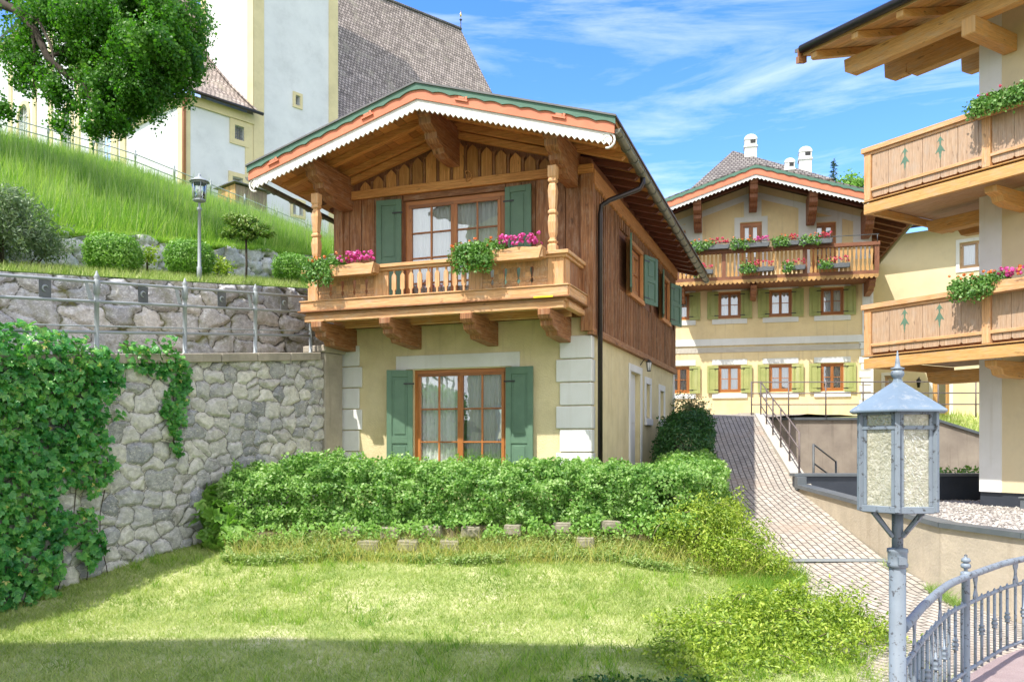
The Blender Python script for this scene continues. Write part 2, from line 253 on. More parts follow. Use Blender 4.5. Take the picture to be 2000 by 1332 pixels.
# ---------------- mesh helpers ----------------
class MB:
    def __init__(s): s.v = []; s.f = []; s.uv = []; s.smooth = []; s.o = Vector((0, 0, 0)); s.X = Vector((1, 0, 0)); s.Y = Vector((0, 1, 0)); s.Z = Vector((0, 0, 1))
    def basis(s, o, X, Y, Z=(0, 0, 1)): s.o = Vector(o); s.X = Vector(X); s.Y = Vector(Y); s.Z = Vector(Z); return s
    def P(s, x, y, z): return s.o + s.X*x + s.Y*y + s.Z*z
    def face(s, pts, g=None, sm=False, idx=None):
        if idx is None: b = len(s.v); s.v += pts; idx = list(range(b, b+len(pts)))
        n = (pts[1]-pts[0]).cross(pts[2]-pts[0])
        if n.length < 1e-9 and len(pts) > 3: n = (pts[2]-pts[0]).cross(pts[3]-pts[0])
        n = n.normalized() if n.length > 1e-12 else Vector((0, 0, 1))
        if g is not None:
            if abs(n.dot(g)) > .8:
                a = Vector((0, 0, 1)) if abs(n.z) < .7 else Vector((1, 0, 0)); a = (a - n*a.dot(n)).normalized(); q = n.cross(a); a, q = a*.2, q
            else: a = (g - n*g.dot(n)).normalized(); q = n.cross(a)
        elif abs(n.z) > .97: a, q = Vector((1, 0, 0)), Vector((0, 1, 0))
        else:
            a = Vector((0, 0, 1)).cross(n).normalized(); q = n.cross(a)
            if q.z < 0: q = -q
        s.f.append(idx); s.uv += [(p.dot(a), p.dot(q)) for p in pts]; s.smooth.append(sm)
    def box(s, x0, x1, y0, y1, z0, z1, g=None):
        if g is None:
            d = [abs(x1-x0), abs(y1-y0), abs(z1-z0)]; g = d.index(max(d))
        G = (s.X, s.Y, s.Z)[g] if g != 'n' else None
        c = [s.P(x, y, z) for x in (x0, x1) for y in (y0, y1) for z in (z0, z1)]
        b = len(s.v); s.v += c
        for q in ((0, 1, 3, 2), (4, 6, 7, 5), (0, 4, 5, 1), (2, 3, 7, 6), (0, 2, 6, 4), (1, 5, 7, 3)):
            s.face([c[k] for k in q], G, idx=[b+k for k in q])
        return s
    def prism(s, poly, d0, d1, plane='xz', g=0):
        def pt(a, b_, d): return s.P(a, d, b_) if plane == 'xz' else (s.P(d, a, b_) if plane == 'yz' else s.P(a, b_, d))
        ax = {'xz': (s.X, s.Z, s.Y), 'yz': (s.Y, s.Z, s.X), 'xy': (s.X, s.Y, s.Z)}[plane]; G = ax[g] if g is not None else None
        n = len(poly); A = [pt(a, b_, d0) for a, b_ in poly]; B = [pt(a, b_, d1) for a, b_ in poly]
        o = len(s.v); s.v += A+B
        s.face(A, G, idx=list(range(o, o+n))); s.face(B[::-1], G, idx=list(range(o+2*n-1, o+n-1, -1)))
        for k in range(n):
            j = (k+1) % n; s.face([A[k], B[k], B[j], A[j]], G, idx=[o+k, o+n+k, o+n+j, o+j])
        return s
    def beam(s, p0, p1, w, h, up=(0, 0, 1)):
        p0 = s.P(*p0); p1 = s.P(*p1); d = (p1-p0); L = d.length; d.normalize(); up = Vector(up)
        sd_ = d.cross(up).normalized(); u = sd_.cross(d).normalized()
        sv = (s.o, s.X, s.Y, s.Z); s.o, s.X, s.Y, s.Z = p0, d, sd_, u
        s.box(0, L, -w/2, w/2, -h/2, h/2, 0); s.o, s.X, s.Y, s.Z = sv; return s
    def tube(s, pts, r, n=8, cap=True):
        P = [s.P(*p) for p in pts]; m = len(P); rr = r if hasattr(r, '__len__') else [r]*m
        o = len(s.v); rings = []; a = None
        for k in range(m):
            d = (P[min(k+1, m-1)]-P[max(k-1, 0)]).normalized()
            if a is None: a = d.orthogonal().normalized()
            a = (a - d*a.dot(d)).normalized(); q = d.cross(a)
            ring = [P[k] + (a*math.cos(6.28319*j/n)+q*math.sin(6.28319*j/n))*rr[k] for j in range(n)]; rings.append(ring); s.v += ring
        for k in range(m-1):
            g = (P[k+1]-P[k]).normalized()
            for j in range(n):
                i = (j+1) % n; s.face([rings[k][j], rings[k][i], rings[k+1][i], rings[k+1][j]], g, True, [o+k*n+j, o+k*n+i, o+(k+1)*n+i, o+(k+1)*n+j])
        if cap: s.face(rings[0][::-1], idx=list(range(o+n-1, o-1, -1))); s.face(rings[-1], idx=list(range(o+(m-1)*n, o+m*n)))
        return s
    def lathe(s, prof, cx=0, cy=0, cz=0, n=12, sm=True, rot=0.):
        o = len(s.v); rings = []
        for r, z in prof:
            ring = [s.P(cx+r*math.cos(6.28319*j/n+rot), cy+r*math.sin(6.28319*j/n+rot), cz+z) for j in range(n)]; rings.append(ring); s.v += ring
        for k in range(len(prof)-1):
            for j in range(n):
                i = (j+1) % n; s.face([rings[k][j], rings[k][i], rings[k+1][i], rings[k+1][j]], s.Z, sm, [o+k*n+j, o+k*n+i, o+(k+1)*n+i, o+(k+1)*n+j])
        s.face(rings[0][::-1], idx=list(range(o+n-1, o-1, -1))); s.face(rings[-1], idx=list(range(o+(len(prof)-1)*n, o+len(prof)*n)))
        return s
    def panel(s, x0, x1, z0, z1, holes=(), depth=.2, top=None):
        xs = sorted({x0, x1, *[h[0] for h in holes], *[h[1] for h in holes]}); zs = sorted({z0, z1, *[h[2] for h in holes], *[h[3] for h in holes]})
        xs = [x for x in xs if x0 <= x <= x1]; zs = [z for z in zs if z0 <= z <= z1]
        for a, b_ in zip(xs, xs[1:]):
            for c, d in zip(zs, zs[1:]):
                mx_, mz = (a+b_)/2, (c+d)/2
                if any(h[0] < mx_ < h[1] and h[2] < mz < h[3] for h in holes): continue
                s.face([s.P(a, 0, c), s.P(b_, 0, c), s.P(b_, 0, d), s.P(a, 0, d)])
        for h in holes:
            a, b_, c, d = h[:4]; q = [(a, c), (b_, c), (b_, d), (a, d)]
            for k in range(4):
                p, r = q[k], q[(k+1) % 4]; s.face([s.P(p[0], 0, p[1]), s.P(r[0], 0, r[1]), s.P(r[0], -depth, r[1]), s.P(p[0], -depth, p[1])])
        return s
    def build(s, name, mat, parent=None, bevel=0, smooth_all=False):
        me = bpy.data.meshes.new(name); me.from_pydata([tuple(v) for v in s.v], [], s.f)
        uvl = me.uv_layers.new(name='UVMap'); uvl.data.foreach_set('uv', np.array(s.uv, dtype=np.float32).ravel())
        me.polygons.foreach_set('use_smooth', [True]*len(s.f) if smooth_all else s.smooth)
        bm = bmesh.new(); bm.from_mesh(me); bmesh.ops.recalc_face_normals(bm, faces=bm.faces); bm.to_mesh(me); bm.free()
        me.materials.append(MATS[mat] if isinstance(mat, str) else mat)
        ob = bpy.data.objects.new(name, me); C.objects.link(ob)
        if bevel:
            md = ob.modifiers.new('bevel', 'BEVEL'); md.width = bevel; md.segments = 1; md.limit_method = 'ANGLE'; md.angle_limit = R_(50)
        attach(ob, parent); return ob
def attach(ob, parent):
    if parent is not None:
        ob.parent = parent
        if parent.get('_root'): ob.location = (0, 0, -parent['_zb'])
def tagit(o, label, cat=None, group=None, kind=None):
    if label: o['label'] = label
    if cat: o['category'] = cat
    if group: o['group'] = group
    if kind: o['kind'] = kind
    return o
def root(name, label, cat, ox, oy, rot=0, zb=0., group=None):
    """frame whose local z equals world z once the base height is taken off"""
    o = bpy.data.objects.new(name, None); C.objects.link(o); o.empty_display_size = .3
    o.location = (ox, oy, zb); o.rotation_euler = (0, 0, R_(rot)); o['_root'] = 1; o['_zb'] = zb
    return tagit(o, label, cat, group)
def recentre(ob):
    me = ob.data; n = len(me.vertices); co = np.empty(n*3); me.vertices.foreach_get('co', co); co = co.reshape(-1, 3)
    c = np.array([(co[:, 0].min()+co[:, 0].max())/2, (co[:, 1].min()+co[:, 1].max())/2, co[:, 2].min()])
    co -= c; me.vertices.foreach_set('co', co.ravel()); ob.location = Vector(ob.location)+Vector(c); me.update(); return ob
def npmesh(name, V, F, mat, parent=None, smooth=False, attrs=None):
    V = np.asarray(V, np.float32); F = np.asarray(F, np.int32); k = F.shape[1]
    me = bpy.data.meshes.new(name); me.vertices.add(len(V)); me.vertices.foreach_set('co', V.ravel())
    me.loops.add(F.size); me.loops.foreach_set('vertex_index', F.ravel())
    me.polygons.add(len(F)); me.polygons.foreach_set('loop_start', np.arange(0, F.size, k, dtype=np.int32)); me.polygons.foreach_set('loop_total', np.full(len(F), k, np.int32))
    if smooth: me.polygons.foreach_set('use_smooth', np.ones(len(F), bool))
    me.update(calc_edges=True)
    if attrs is not None:
        a = me.color_attributes.new('sc', 'FLOAT_COLOR', 'POINT'); a.data.foreach_set('color', np.asarray(attrs, np.float32).ravel())
    me.materials.append(MATS[mat]); ob = bpy.data.objects.new(name, me); C.objects.link(ob); attach(ob, parent); return ob
def hash01(a, b_, k=0.):
    x = np.sin(a*127.1+b_*311.7+k*74.7)*43758.5453; return x-np.floor(x)
def vnoise(x, y, k=0.):
    xi, yi = np.floor(x), np.floor(y); fx, fy = x-xi, y-yi; fx = fx*fx*(3-2*fx); fy = fy*fy*(3-2*fy)
    a, b_ = hash01(xi, yi, k), hash01(xi+1, yi, k); c, d = hash01(xi, yi+1, k), hash01(xi+1, yi+1, k)
    return (a*(1-fx)+b_*fx)*(1-fy)+(c*(1-fx)+d*fx)*fy
def fbm(x, y, k=0., o=4):
    s_ = 0; a = .5
    for i in range(o): s_ = s_+a*vnoise(x*2**i, y*2**i, k+i*3.1); a *= .5
    return s_
def stone_wall(name, parent, mat, t0, t1, zb, zt, cw, ch, depth, edge, res, seed, warp=.25):
    nt_, nz = int((t1-t0)/res)+1, int(max(zt(t0)-zb(t0), zt(t1)-zb(t1))/res)+1
    T, K = np.meshgrid(np.linspace(t0, t1, nt_), np.linspace(0, 1, nz), indexing='ij')
    Z = np.vectorize(zb)(T)*(1-K)+np.vectorize(zt)(T)*K
    px = T/cw + warp*(fbm(T/cw*1.3, Z/ch*1.3, seed)*2-1)*1.2; pz = Z/ch + warp*(fbm(T/cw*1.3, Z/ch*1.3, seed+9)*2-1)
    ci, cj = np.floor(px), np.floor(pz); F1 = np.full(T.shape, 9.); F2 = F1.copy(); I = F1*0
    for di in (-2, -1, 0, 1, 2):
        for dj in (-1, 0, 1):
            a, b_ = ci+di, cj+dj; sx = a+.5+(b_ % 2)*.5+(hash01(a, b_, seed)-.5)*.85; sy = b_+.5+(hash01(a, b_, seed+5)-.5)*.7
            d = np.maximum(np.hypot(px-sx, pz-sy), np.maximum(abs(px-sx), abs(pz-sy))*1.2)
            d = d*(1-.38*hash01(a, b_, seed+12)); idv = hash01(a, b_, seed+2)
            m = d < F1; F2 = np.where(m, F1, np.minimum(F2, d)); I = np.where(m, idv, I); F1 = np.where(m, d, F1)
    e = np.clip((F2-F1)/edge, 0, 1); s_ = np.sqrt(np.clip(e, 0, 1)); s_ = e*e*(3-2*e)*.5+s_*.5
    H = depth*(s_*(.55+.6*I)+.35*(fbm(T*7, Z*7, seed+3)-.5)*e+.12*(fbm(T*28, Z*28, seed+4)-.5))
    V = np.stack([T, -H, Z], -1).reshape(-1, 3)
    idx = np.arange(nt_*nz).reshape(nt_, nz); F = np.stack([idx[:-1, :-1], idx[1:, :-1], idx[1:, 1:], idx[:-1, 1:]], -1).reshape(-1, 4)
    A = np.stack([I, np.clip((F2-F1)/(edge*.55), 0, 1), hash01(I*99, I*7, 1), I*0+1], -1).reshape(-1, 4)
    return npmesh(name, V, F, mat, parent, True, A)
def unit(a): return a/np.maximum(np.linalg.norm(a, axis=-1, keepdims=True), 1e-9)
def leaves(name, P, N, size, mat, parent=None, aspect=.5, tilt=.6, droop=.0, fold=.25, lobes=1):
    """P points, N outward directions; each leaf two folded triangles (times lobes)"""
    n = len(P); P = np.asarray(P, float); N = unit(np.asarray(N, float)); sz = size*(.6+.8*rng.random(n))[:, None]
    nn = unit(N+tilt*rng.normal(size=(n, 3))); d = unit(np.cross(nn, rng.normal(size=(n, 3)))); d = d+np.array([0, 0, -droop]); d = unit(d-nn*(d*nn).sum(1, keepdims=True))
    s_ = np.cross(nn, d); Vs = []; Fs = []; nv = 0
    angs = [0.] if lobes == 1 else list(np.linspace(-1.25, 1.25, lobes)*1.0)
    for a in angs:
        k = 1-.3*abs(a)/1.3 if lobes > 1 else 1
        dd = d*math.cos(a)+s_*math.sin(a); ss = np.cross(nn, dd)
        b0 = P; tip = P+dd*sz*k; l = P+dd*sz*.5*k+ss*sz*aspect*.5*k+nn*sz*fold*.35; r = P+dd*sz*.5*k-ss*sz*aspect*.5*k+nn*sz*fold*.35
        Vs.append(np.stack([b0, l, tip, r], 1)); 
    V = np.stack(Vs, 1).reshape(-1, 3); m = len(angs)*n; b_ = np.arange(m)[:, None]*4
    F = np.concatenate([b_+np.array([[0, 2, 1]]), b_+np.array([[0, 3, 2]])], 1).reshape(-1, 3)
    return npmesh(name, V, F, mat, parent)
def ell_pts(cs, dens, shell=.35, lump=.25):
    """points near the surfaces of ellipsoids (cx,cy,cz,rx,ry,rz)"""
    Ps, Ns = [], []
    for c in cs:
        cx, cy, cz, rx, ry, rz = c[:6]; k = c[6] if len(c) > 6 else 1.
        n = int(dens*k*4*math.pi*((rx*ry)**1.6+(rx*rz)**1.6+(ry*rz)**1.6)**(1/1.6)/3**(1/1.6)); u = unit(rng.normal(size=(n, 3)))
        lum = 1+lump*(vnoise(u[:, 0]*3+cx*5, u[:, 1]*3+u[:, 2]*2.3+cy, 3)-.5)*2
        r = (1-shell*rng.random(n)**1.5)*lum*(1+.22*(vnoise(u[:, 0]*9+cx, u[:, 2]*9+u[:, 1]*7, 6)-.5)*2*min(1., lump*2.5))
        Ps.append(np.array([cx, cy, cz])+u*r[:, None]*np.array([rx, ry, rz])); Ns.append(unit(u/np.array([rx, ry, rz])))
    return np.concatenate(Ps), np.concatenate(Ns)
def hedge_pts(line, n, lump=.18, lean=0):
    """line of (x,y,z0,z1,halfwidth)"""
    L = np.array(line, float); seg = np.r_[0, np.cumsum(np.hypot(np.diff(L[:, 0]), np.diff(L[:, 1])))]; s_ = rng.random(n)*(seg[-1]+.6)-.3
    sc_ = np.clip(s_, 0, seg[-1]); g = [np.interp(sc_, seg, L[:, k]) for k in range(5)]
    dx = np.interp(sc_+.05, seg, L[:, 0])-np.interp(sc_-.05, seg, L[:, 0]); dy = np.interp(sc_+.05, seg, L[:, 1])-np.interp(sc_-.05, seg, L[:, 1]); q = np.hypot(dx, dy)+1e-9; dx /= q; dy /= q
    a = rng.random(n)*math.pi*1.5-.25*math.pi; ex = .75
    cx = np.sign(np.cos(a))*abs(np.cos(a))**ex; cz = np.sign(np.sin(a))*abs(np.sin(a))**ex
    zm = (g[2]+g[3])/2; hz = (g[3]-g[2])/2
    endf = np.clip((s_-sc_)/.3, -1, 1); sh = np.sqrt(1-endf**2*.9)
    r = (1-.30*rng.random(n)**2)*(1+lump*(fbm(s_*2.2+9, a*1.6+3, 2)*2-1)*1.4)*(1+.50*(vnoise(s_*8.5, a*5.5, 4)-.5))
    x = g[0]-dy*cx*g[4]*r*sh+dx*(s_-sc_); y = g[1]+dx*cx*g[4]*r*sh+dy*(s_-sc_); z = zm+cz*hz*r*sh
    P = np.stack([x, y, z], 1); N = np.stack([-dy*np.cos(a)+dx*endf, dx*np.cos(a)+dy*endf, np.sin(a)+.15], 1); return P, N
def blades(name, P, h, wd, mat, lean=.35, parent=None, wind=(0, 0)):
    n = len(P); hh = h*(.5+rng.random(n))[:, None]; an = rng.random(n)*6.283; s_ = np.stack([np.cos(an), np.sin(an), an*0], 1)*wd*(.6+.8*rng.random(n))[:, None]
    ld = rng.normal(size=(n, 2))*lean+np.array(wind); tip = P+np.concatenate([ld*hh, hh], 1)
    V = np.stack([P-s_*.5, P+s_*.5, tip], 1).reshape(-1, 3); F = np.arange(3*n).reshape(-1, 3); return npmesh(name, V, F, mat, parent)
def wframe(o, rot): return o[0], o[1], math.cos(R_(rot)), math.sin(R_(rot))
def towl(fr, P):
    ox, oy, c, s_ = fr; P = np.asarray(P, float); Q = P.copy(); Q[..., 0] = ox+P[..., 0]*c-P[..., 1]*s_; Q[..., 1] = oy+P[..., 0]*s_+P[..., 1]*c; return Q

def window(R, o, ux, n, x0, x1, z0, z1, fm='frame', sashes=2, cols=1, rows=2, fw=.055, curtain=True, inset=.1, label=None, name='window', mun=.022, ajar=None, room=.5):
    """frame (part) with pane and curtain sub-parts; d measured outward from the wall face"""
    m = MB().basis(o, ux, n); d1 = -inset; d0 = d1-.06
    m.box(x0, x1, d0, d1, z1-fw, z1); m.box(x0, x1, d0, d1, z0, z0+fw); m.box(x0, x0+fw, d0, d1, z0+fw, z1-fw); m.box(x1-fw, x1, d0, d1, z0+fw, z1-fw)
    wsh = (x1-x0-2*fw)/sashes; sf = fw*.8
    pm = MB().basis(o, ux, n)
    for k in range(sashes):
        a = x0+fw+k*wsh; b_ = a+wsh; e0, e1 = d1-.045, d1+.012; c, d = z0+fw, z1-fw
        m.box(a, b_, e0, e1, d-sf, d); m.box(a, b_, e0, e1, c, c+sf*1.3); m.box(a, a+sf, e0, e1, c+sf*1.3, d-sf); m.box(b_-sf, b_, e0, e1, c+sf*1.3, d-sf)
        A, B_, Cc, D = a+sf, b_-sf, c+sf*1.3, d-sf
        for i in range(1, cols): xx = A+(B_-A)*i/cols; m.box(xx-mun/2, xx+mun/2, e0+.01, e1-.004, Cc, D)
        for i in range(1, rows): zz = Cc+(D-Cc)*i/rows; m.box(A, B_, e0+.012, e1-.006, zz-mun/2, zz+mun/2)
        pm.face([pm.P(A-.005, d1-.02, Cc-.005), pm.P(B_+.005, d1-.02, Cc-.005), pm.P(B_+.005, d1-.02, D+.005), pm.P(A-.005, d1-.02, D+.005)])
    W = m.build(name, fm, R, .003)
    if label: W['label'] = label
    p = pm.build('pane', 'glass'); p.parent = W
    if curtain:
        cv = []; wd = x1-x0-2*fw; X = np.linspace(0, 1, max(24, int(wd*60)))
        gaps = [(0., .44), (.56, 1.)] if curtain == 2 else [(0, 1)]
        V = []; F = []
        for g0, g1 in gaps:
            XX = x0+fw+wd*(g0+(g1-g0)*X); Y = d0-.035+.028*np.sin(X*wd*(g1-g0)*75+x0)+.015*np.sin(X*wd*31*(g1-g0)+2)
            for xx, yy in zip(XX, Y): V.append(m.P(xx, yy, z0+.02)); V.append(m.P(xx, yy, z1-fw))
            b0 = len(V)-2*len(X); F += [(b0+2*i, b0+2*i+2, b0+2*i+3, b0+2*i+1) for i in range(len(X)-1)]
        cu = npmesh('curtain', [tuple(v) for v in V], F, 'curtain', None, True); cu.parent = W
    rm = MB().basis(o, ux, n); e = .15
    for q in ([(x0-e, -room, z0), (x1+e, -room, z0), (x1+e, -room, z1), (x0-e, -room, z1)],): rm.face([rm.P(*t) for t in q])
    rr = rm.build('interior', 'dark'); rr.parent = W
    return W
def shutter(R, p, hd, n, w_, z0, z1, mat, panels=((.08, .60), (.64, .92)), ang=0., hook=True):
    """hinge at p, hd = direction it opens along the wall, ang degrees away from the wall"""
    a = R_(ang); u = (Vector(hd)*math.cos(a)+Vector(n)*math.sin(a)); q = (Vector(n)*math.cos(a)-Vector(hd)*math.sin(a))
    m = MB().basis(p, u, q); t = .04; H = z1-z0; fr = w_*.2
    m.box(0, fr, 0, t, z0, z1); m.box(w_-fr, w_, 0, t, z0, z1)
    ed = [0.]+[v for pp in panels for v in pp]+[1.]
    for k in range(0, len(ed), 2): m.box(fr, w_-fr, 0, t-.002, z0+H*ed[k], z0+H*ed[k+1])
    for c, d in panels:
        m.box(fr, w_-fr, .008, t-.018, z0+H*c, z0+H*d); m.box(fr+w_*.09, w_-fr-w_*.09, .012, t-.006, z0+H*c+w_*.09, z0+H*d-w_*.09)
    S = m.build('shutter', mat, R, .004)
    if hook:
        k = MB().basis(p, u, q); 
        for zz in (z0+H*.12, z0+H*.88): k.box(-.03, w_*.35, t, t+.008, zz-.015, zz+.015)
        h = k.build('hinge', 'black'); h.parent = S
    return S
def planter_flowers(name, label, o, ux, n, x0, x1, z, hang=.35, cols=('orangef', 'pink'), matp='pine', dens=1., group='flower boxes on the balconies', bh=.2, bd=.2, planter=True, spread=None, cat='flower box', rot=0, leafs=.05):
    """box on the outer face of a rail; foliage spills over"""
    B = MB().basis((0, 0, 0), ux, n); R = bpy.data.objects.new(name, None); C.objects.link(R)
    wo = Vector(o)+Vector(ux)*((x0+x1)/2)+Vector((0, 0, z-bh)); R.location = wo; tagit(R, label, cat, group)
    L = (x1-x0)/2
    if planter:
        k = 14; top = [(-L+2*L*i/k, bh+.012*math.sin(i*1.4)) for i in range(k+1)]
        B.prism([(L*.93, 0), (-L*.93, 0)][::-1] and [(-L*.92, 0), (L*.92, 0)]+top[::-1], bd-.02, bd, 'xz', 0)
        B.box(-L*.92, L*.92, .0, bd-.02, 0, .02); B.box(-L, -L+.02, 0, bd-.02, .02, bh); B.box(L-.02, L, 0, bd-.02, .02, bh); B.box(-L+.02, L-.02, 0, .02, .02, bh)
        B.box(-L+.02, L-.02, .02, bd-.02, .02, bh-.03)
        B.build('planter', matp, R, .004)
    sp = spread or (-1., .35)
    cs = []; kk = max(2, int((sp[1]-sp[0])*L/.16))
    for i in range(kk):
        xx = L*(sp[0]+(sp[1]-sp[0])*(i+.5)/kk); cs.append((xx, bd*.6, bh+.05, .16, .15, .13, 1.))
        if hang and (i < kk*.75): cs.append((xx, bd+.05, bh-hang*.4*(.6+.6*random.random()), .14, .09, hang*.55, 1.))
    P, N = ell_pts(cs, 900*dens*(.05/leafs)**2, .6, .35)
    F = wframe((0, 0), 0); ux_, n_ = Vector(ux), Vector(n)
    def T(P): return P[:, :1]*np.array(ux_)[None]+P[:, 1:2]*np.array(n_)[None]+P[:, 2:]*np.array([[0, 0, 1.]])
    leaves('foliage', T(P), T(N), leafs, 'geran', R, .8, .7, .4)
    fl = []
    for ci, cm in enumerate(cols):
        if ci == 0: rg = (sp[0]-.05, min(1., sp[1]+.3)); nb = int(14*L*dens)+5
        else: rg = (sp[1]-.1, .95); nb = int(55*L*dens)+8
        V, F_ = [], []
        for _ in range(nb):
            c = Vector((L*random.uniform(*rg), bd*random.uniform(.35, 1.25), bh+random.uniform(.06, .22))); r = random.uniform(.024, .04)
            for j in range(9):
                dv = Vector((random.gauss(0, 1), random.gauss(.4, 1), random.gauss(.4, 1))).normalized(); q = c+dv*r*random.uniform(.4, 1); a = dv.orthogonal().normalized(); e = dv.cross(a); t0 = len(V); rr = r*.62
                V += [q+(a*math.cos(i*1.2566)+e*math.sin(i*1.2566))*rr for i in range(5)]; F_.append((t0, t0+1, t0+2, t0+3, t0+4))
        V = T(np.array([tuple(v) for v in V])); npmesh('blossom_cluster', V, F_, cm, R)['kind'] = 'stuff'
    return R

X, Y_, Z_ = Vector((1, 0, 0)), Vector((0, 1, 0)), Vector((0, 0, 1))
def wdir(rot, x, y): c, s_ = math.cos(R_(rot)), math.sin(R_(rot)); return Vector((x*c-y*s_, x*s_+y*c, 0))
def wpt(fr, x, y, z): ox, oy, rot = fr; d = wdir(rot, x, y); return Vector((ox+d.x, oy+d.y, z))
WD = math.pi

# ---------------- setting: ground, lawn, ramp, hill ----------------
g = MB(); g.face([g.P(-900, -900, -3.2), g.P(900, -900, -3.2), g.P(900, 900, -3.2), g.P(-900, 900, -3.2)])
tagit(g.build('ground', 'meadow'), 'green ground spreading away beyond the buildings', kind='structure')
def lawnz(y, x=0.):
    y = np.asarray(y, float); z = np.interp(y, [2, 8.6, 11.07, 12.6, 13.7, 15, 20, 26], [-2.75, -2.45, -2.19, -1.83, -1.65, -1.25, -.5, .7])
    pz = rampz(y)-.03; k = np.clip((np.asarray(x, float)-1.6)/2.6, 0, 1); return z*(1-k)+pz*k
def rampz(y): return np.interp(y, [2, 8, 11.5, 14, 25.4, 27, 40], [-2.62, -2.55, -2.32, -1.97, .80, .93, 1.0])
xs, ys = np.linspace(-13, 5.2, 92), np.linspace(1, 26, 126)
Xg, Yg = np.meshgrid(xs, ys, indexing='ij'); Zg = lawnz(Yg, Xg)+.0*Xg+.05*(fbm(Xg*.7, Yg*.7, 3)-.5)
idx = np.arange(Xg.size).reshape(Xg.shape); F = np.stack([idx[:-1, :-1], idx[1:, :-1], idx[1:, 1:], idx[:-1, 1:]], -1).reshape(-1, 4)
tagit(npmesh('lawn', np.stack([Xg, Yg, Zg], -1).reshape(-1, 3), F, 'turf', None, True), 'sunlit mown lawn in front of the hedge', kind='structure')
n = 260000; x = rng.uniform(-9.5, 4.8, n); y = 5.8+8.3*rng.random(n)**.8
k = (x < 4.7) & (x > -14.0+.6*y+.55-.15) ; x, y = x[k], y[k]
hh = .035+.03*(fbm(x*1.3, y*1.3, 8) > .52)+.03*rng.random(len(x))**6
P = np.stack([x, y, lawnz(y, x)-.01], 1)
gr = blades('grass', P, 0.058, .0115, 'blade', .7)
tagit(gr, 'short pale green blades of the mown lawn', 'grass', None, 'stuff')

n = 2600; x = rng.uniform(-8.5, 4.3, n); y = rng.uniform(8, 13, n); k = (fbm(x*1.1, y*1.1, 77) > .5) & (x > -14.0+.6*y+.6); P = np.stack([x, y, lawnz(y, x)], 1)[k]; P = np.repeat(P, 9, 0)+rng.normal(size=(9*k.sum(), 3))*[.03, .03, 0]
tagit(blades('grass_tufts', P, .12, .011, 'tall', .45), 'taller darker grass tufts scattered over the lawn', 'grass', None, 'stuff')

# ramp of bricks: strip between two edges, UV in metres
def strip(name, rows, mat, ncr=8, label=None):
    """rows of (xl,yl,xr,yr); z from rampz; texture runs along the strip"""
    V, F, UV = [], [], []; s_ = 0; pm = None
    rr = []
    for a, b_ in zip(rows, rows[1:]):
        for i in range(6): t = i/6; rr.append([p+(q-p)*t for p, q in zip(a, b_)])
    rr.append(rows[-1])
    for i, (xl, yl, xr, yr) in enumerate(rr):
        cxy = Vector((xr, yr)); s_ += (cxy-pm).length if pm is not None else 0; pm = cxy
        for j in range(ncr+1):
            t = j/ncr; x, y = xl+(xr-xl)*t, yl+(yr-yl)*t; V.append((x, y, float(rampz(y))+.012*math.sin(3*x+2*y))); UV.append((s_, (1-t)*math.hypot(xr-xl, yr-yl)))
    for i in range(len(rr)-1):
        for j in range(ncr): a = i*(ncr+1)+j; F.append((a, a+1, a+ncr+2, a+ncr+1))
    ob = npmesh(name, V, F, mat, None, True); me = ob.data; u = me.uv_layers.new(name='UVMap')
    li = np.empty(len(me.loops), np.int32); me.loops.foreach_get('vertex_index', li); u.data.foreach_set('uv', np.array(UV, np.float32)[li].ravel()); return ob
RIGHT = [(6.34, 12.4), (6.24, 14.0), (6.19, 15.8), (6.11, 18.0), (6.45, 20), (6.85, 22.5), (7.35, 25.4)]
LEFT = [(4.1, 12.4), (4.25, 14.0), (4.3, 15.8), (4.4, 18.0), (4.75, 20), (5.2, 22.5), (5.75, 25.4)]
rows = [(l[0], l[1], r[0], r[1]) for l, r in zip(LEFT, RIGHT)]
tagit(strip('path', rows[1:], 'paver'), 'steep ramp of pale bricks climbing beside the chalet', kind='structure')
rows2 = [(1.2, 3.0, 13.5, 4.0), (1.9, 6.4, 10.6, 7.4), (2.9, 8.8, 8.4, 9.4), (3.7, 10.6, 6.9, 11.0), (4.0, 12.4, 6.34, 12.4), (4.1, 13.985, 6.24, 13.985)]
tagit(strip('path', rows2, 'paver'), 'level brick yard at the foot of the ramp', kind='structure')
top = [(4.9, 25.4, 8.0, 25.4), (3.5, 27.0, 9.5, 27.0), (2.0, 30.5, 14, 30.5)]
tagit(strip('path', top, 'paver'), 'brick landing below the ochre house', kind='structure')
m = MB(); d = root('drain_grate', 'long narrow steel drain grate across the foot of the brick ramp', 'drain', 0, 0, 0, -1.98)
for i in range(60): m.box(4.62+i*.027, 4.634+i*.027, 13.93, 14.04, -1.955, -1.945)
m.box(4.58, 6.24, 13.905, 13.93, -1.96, -1.938); m.box(4.58, 6.24, 14.04, 14.065, -1.955, -1.932); m.build('grating', 'greymetal', d)
m = MB(); m.box(4.59, 6.23, 13.93, 14.04, -1.98, -1.96); m.build('channel', 'capmetal', d)

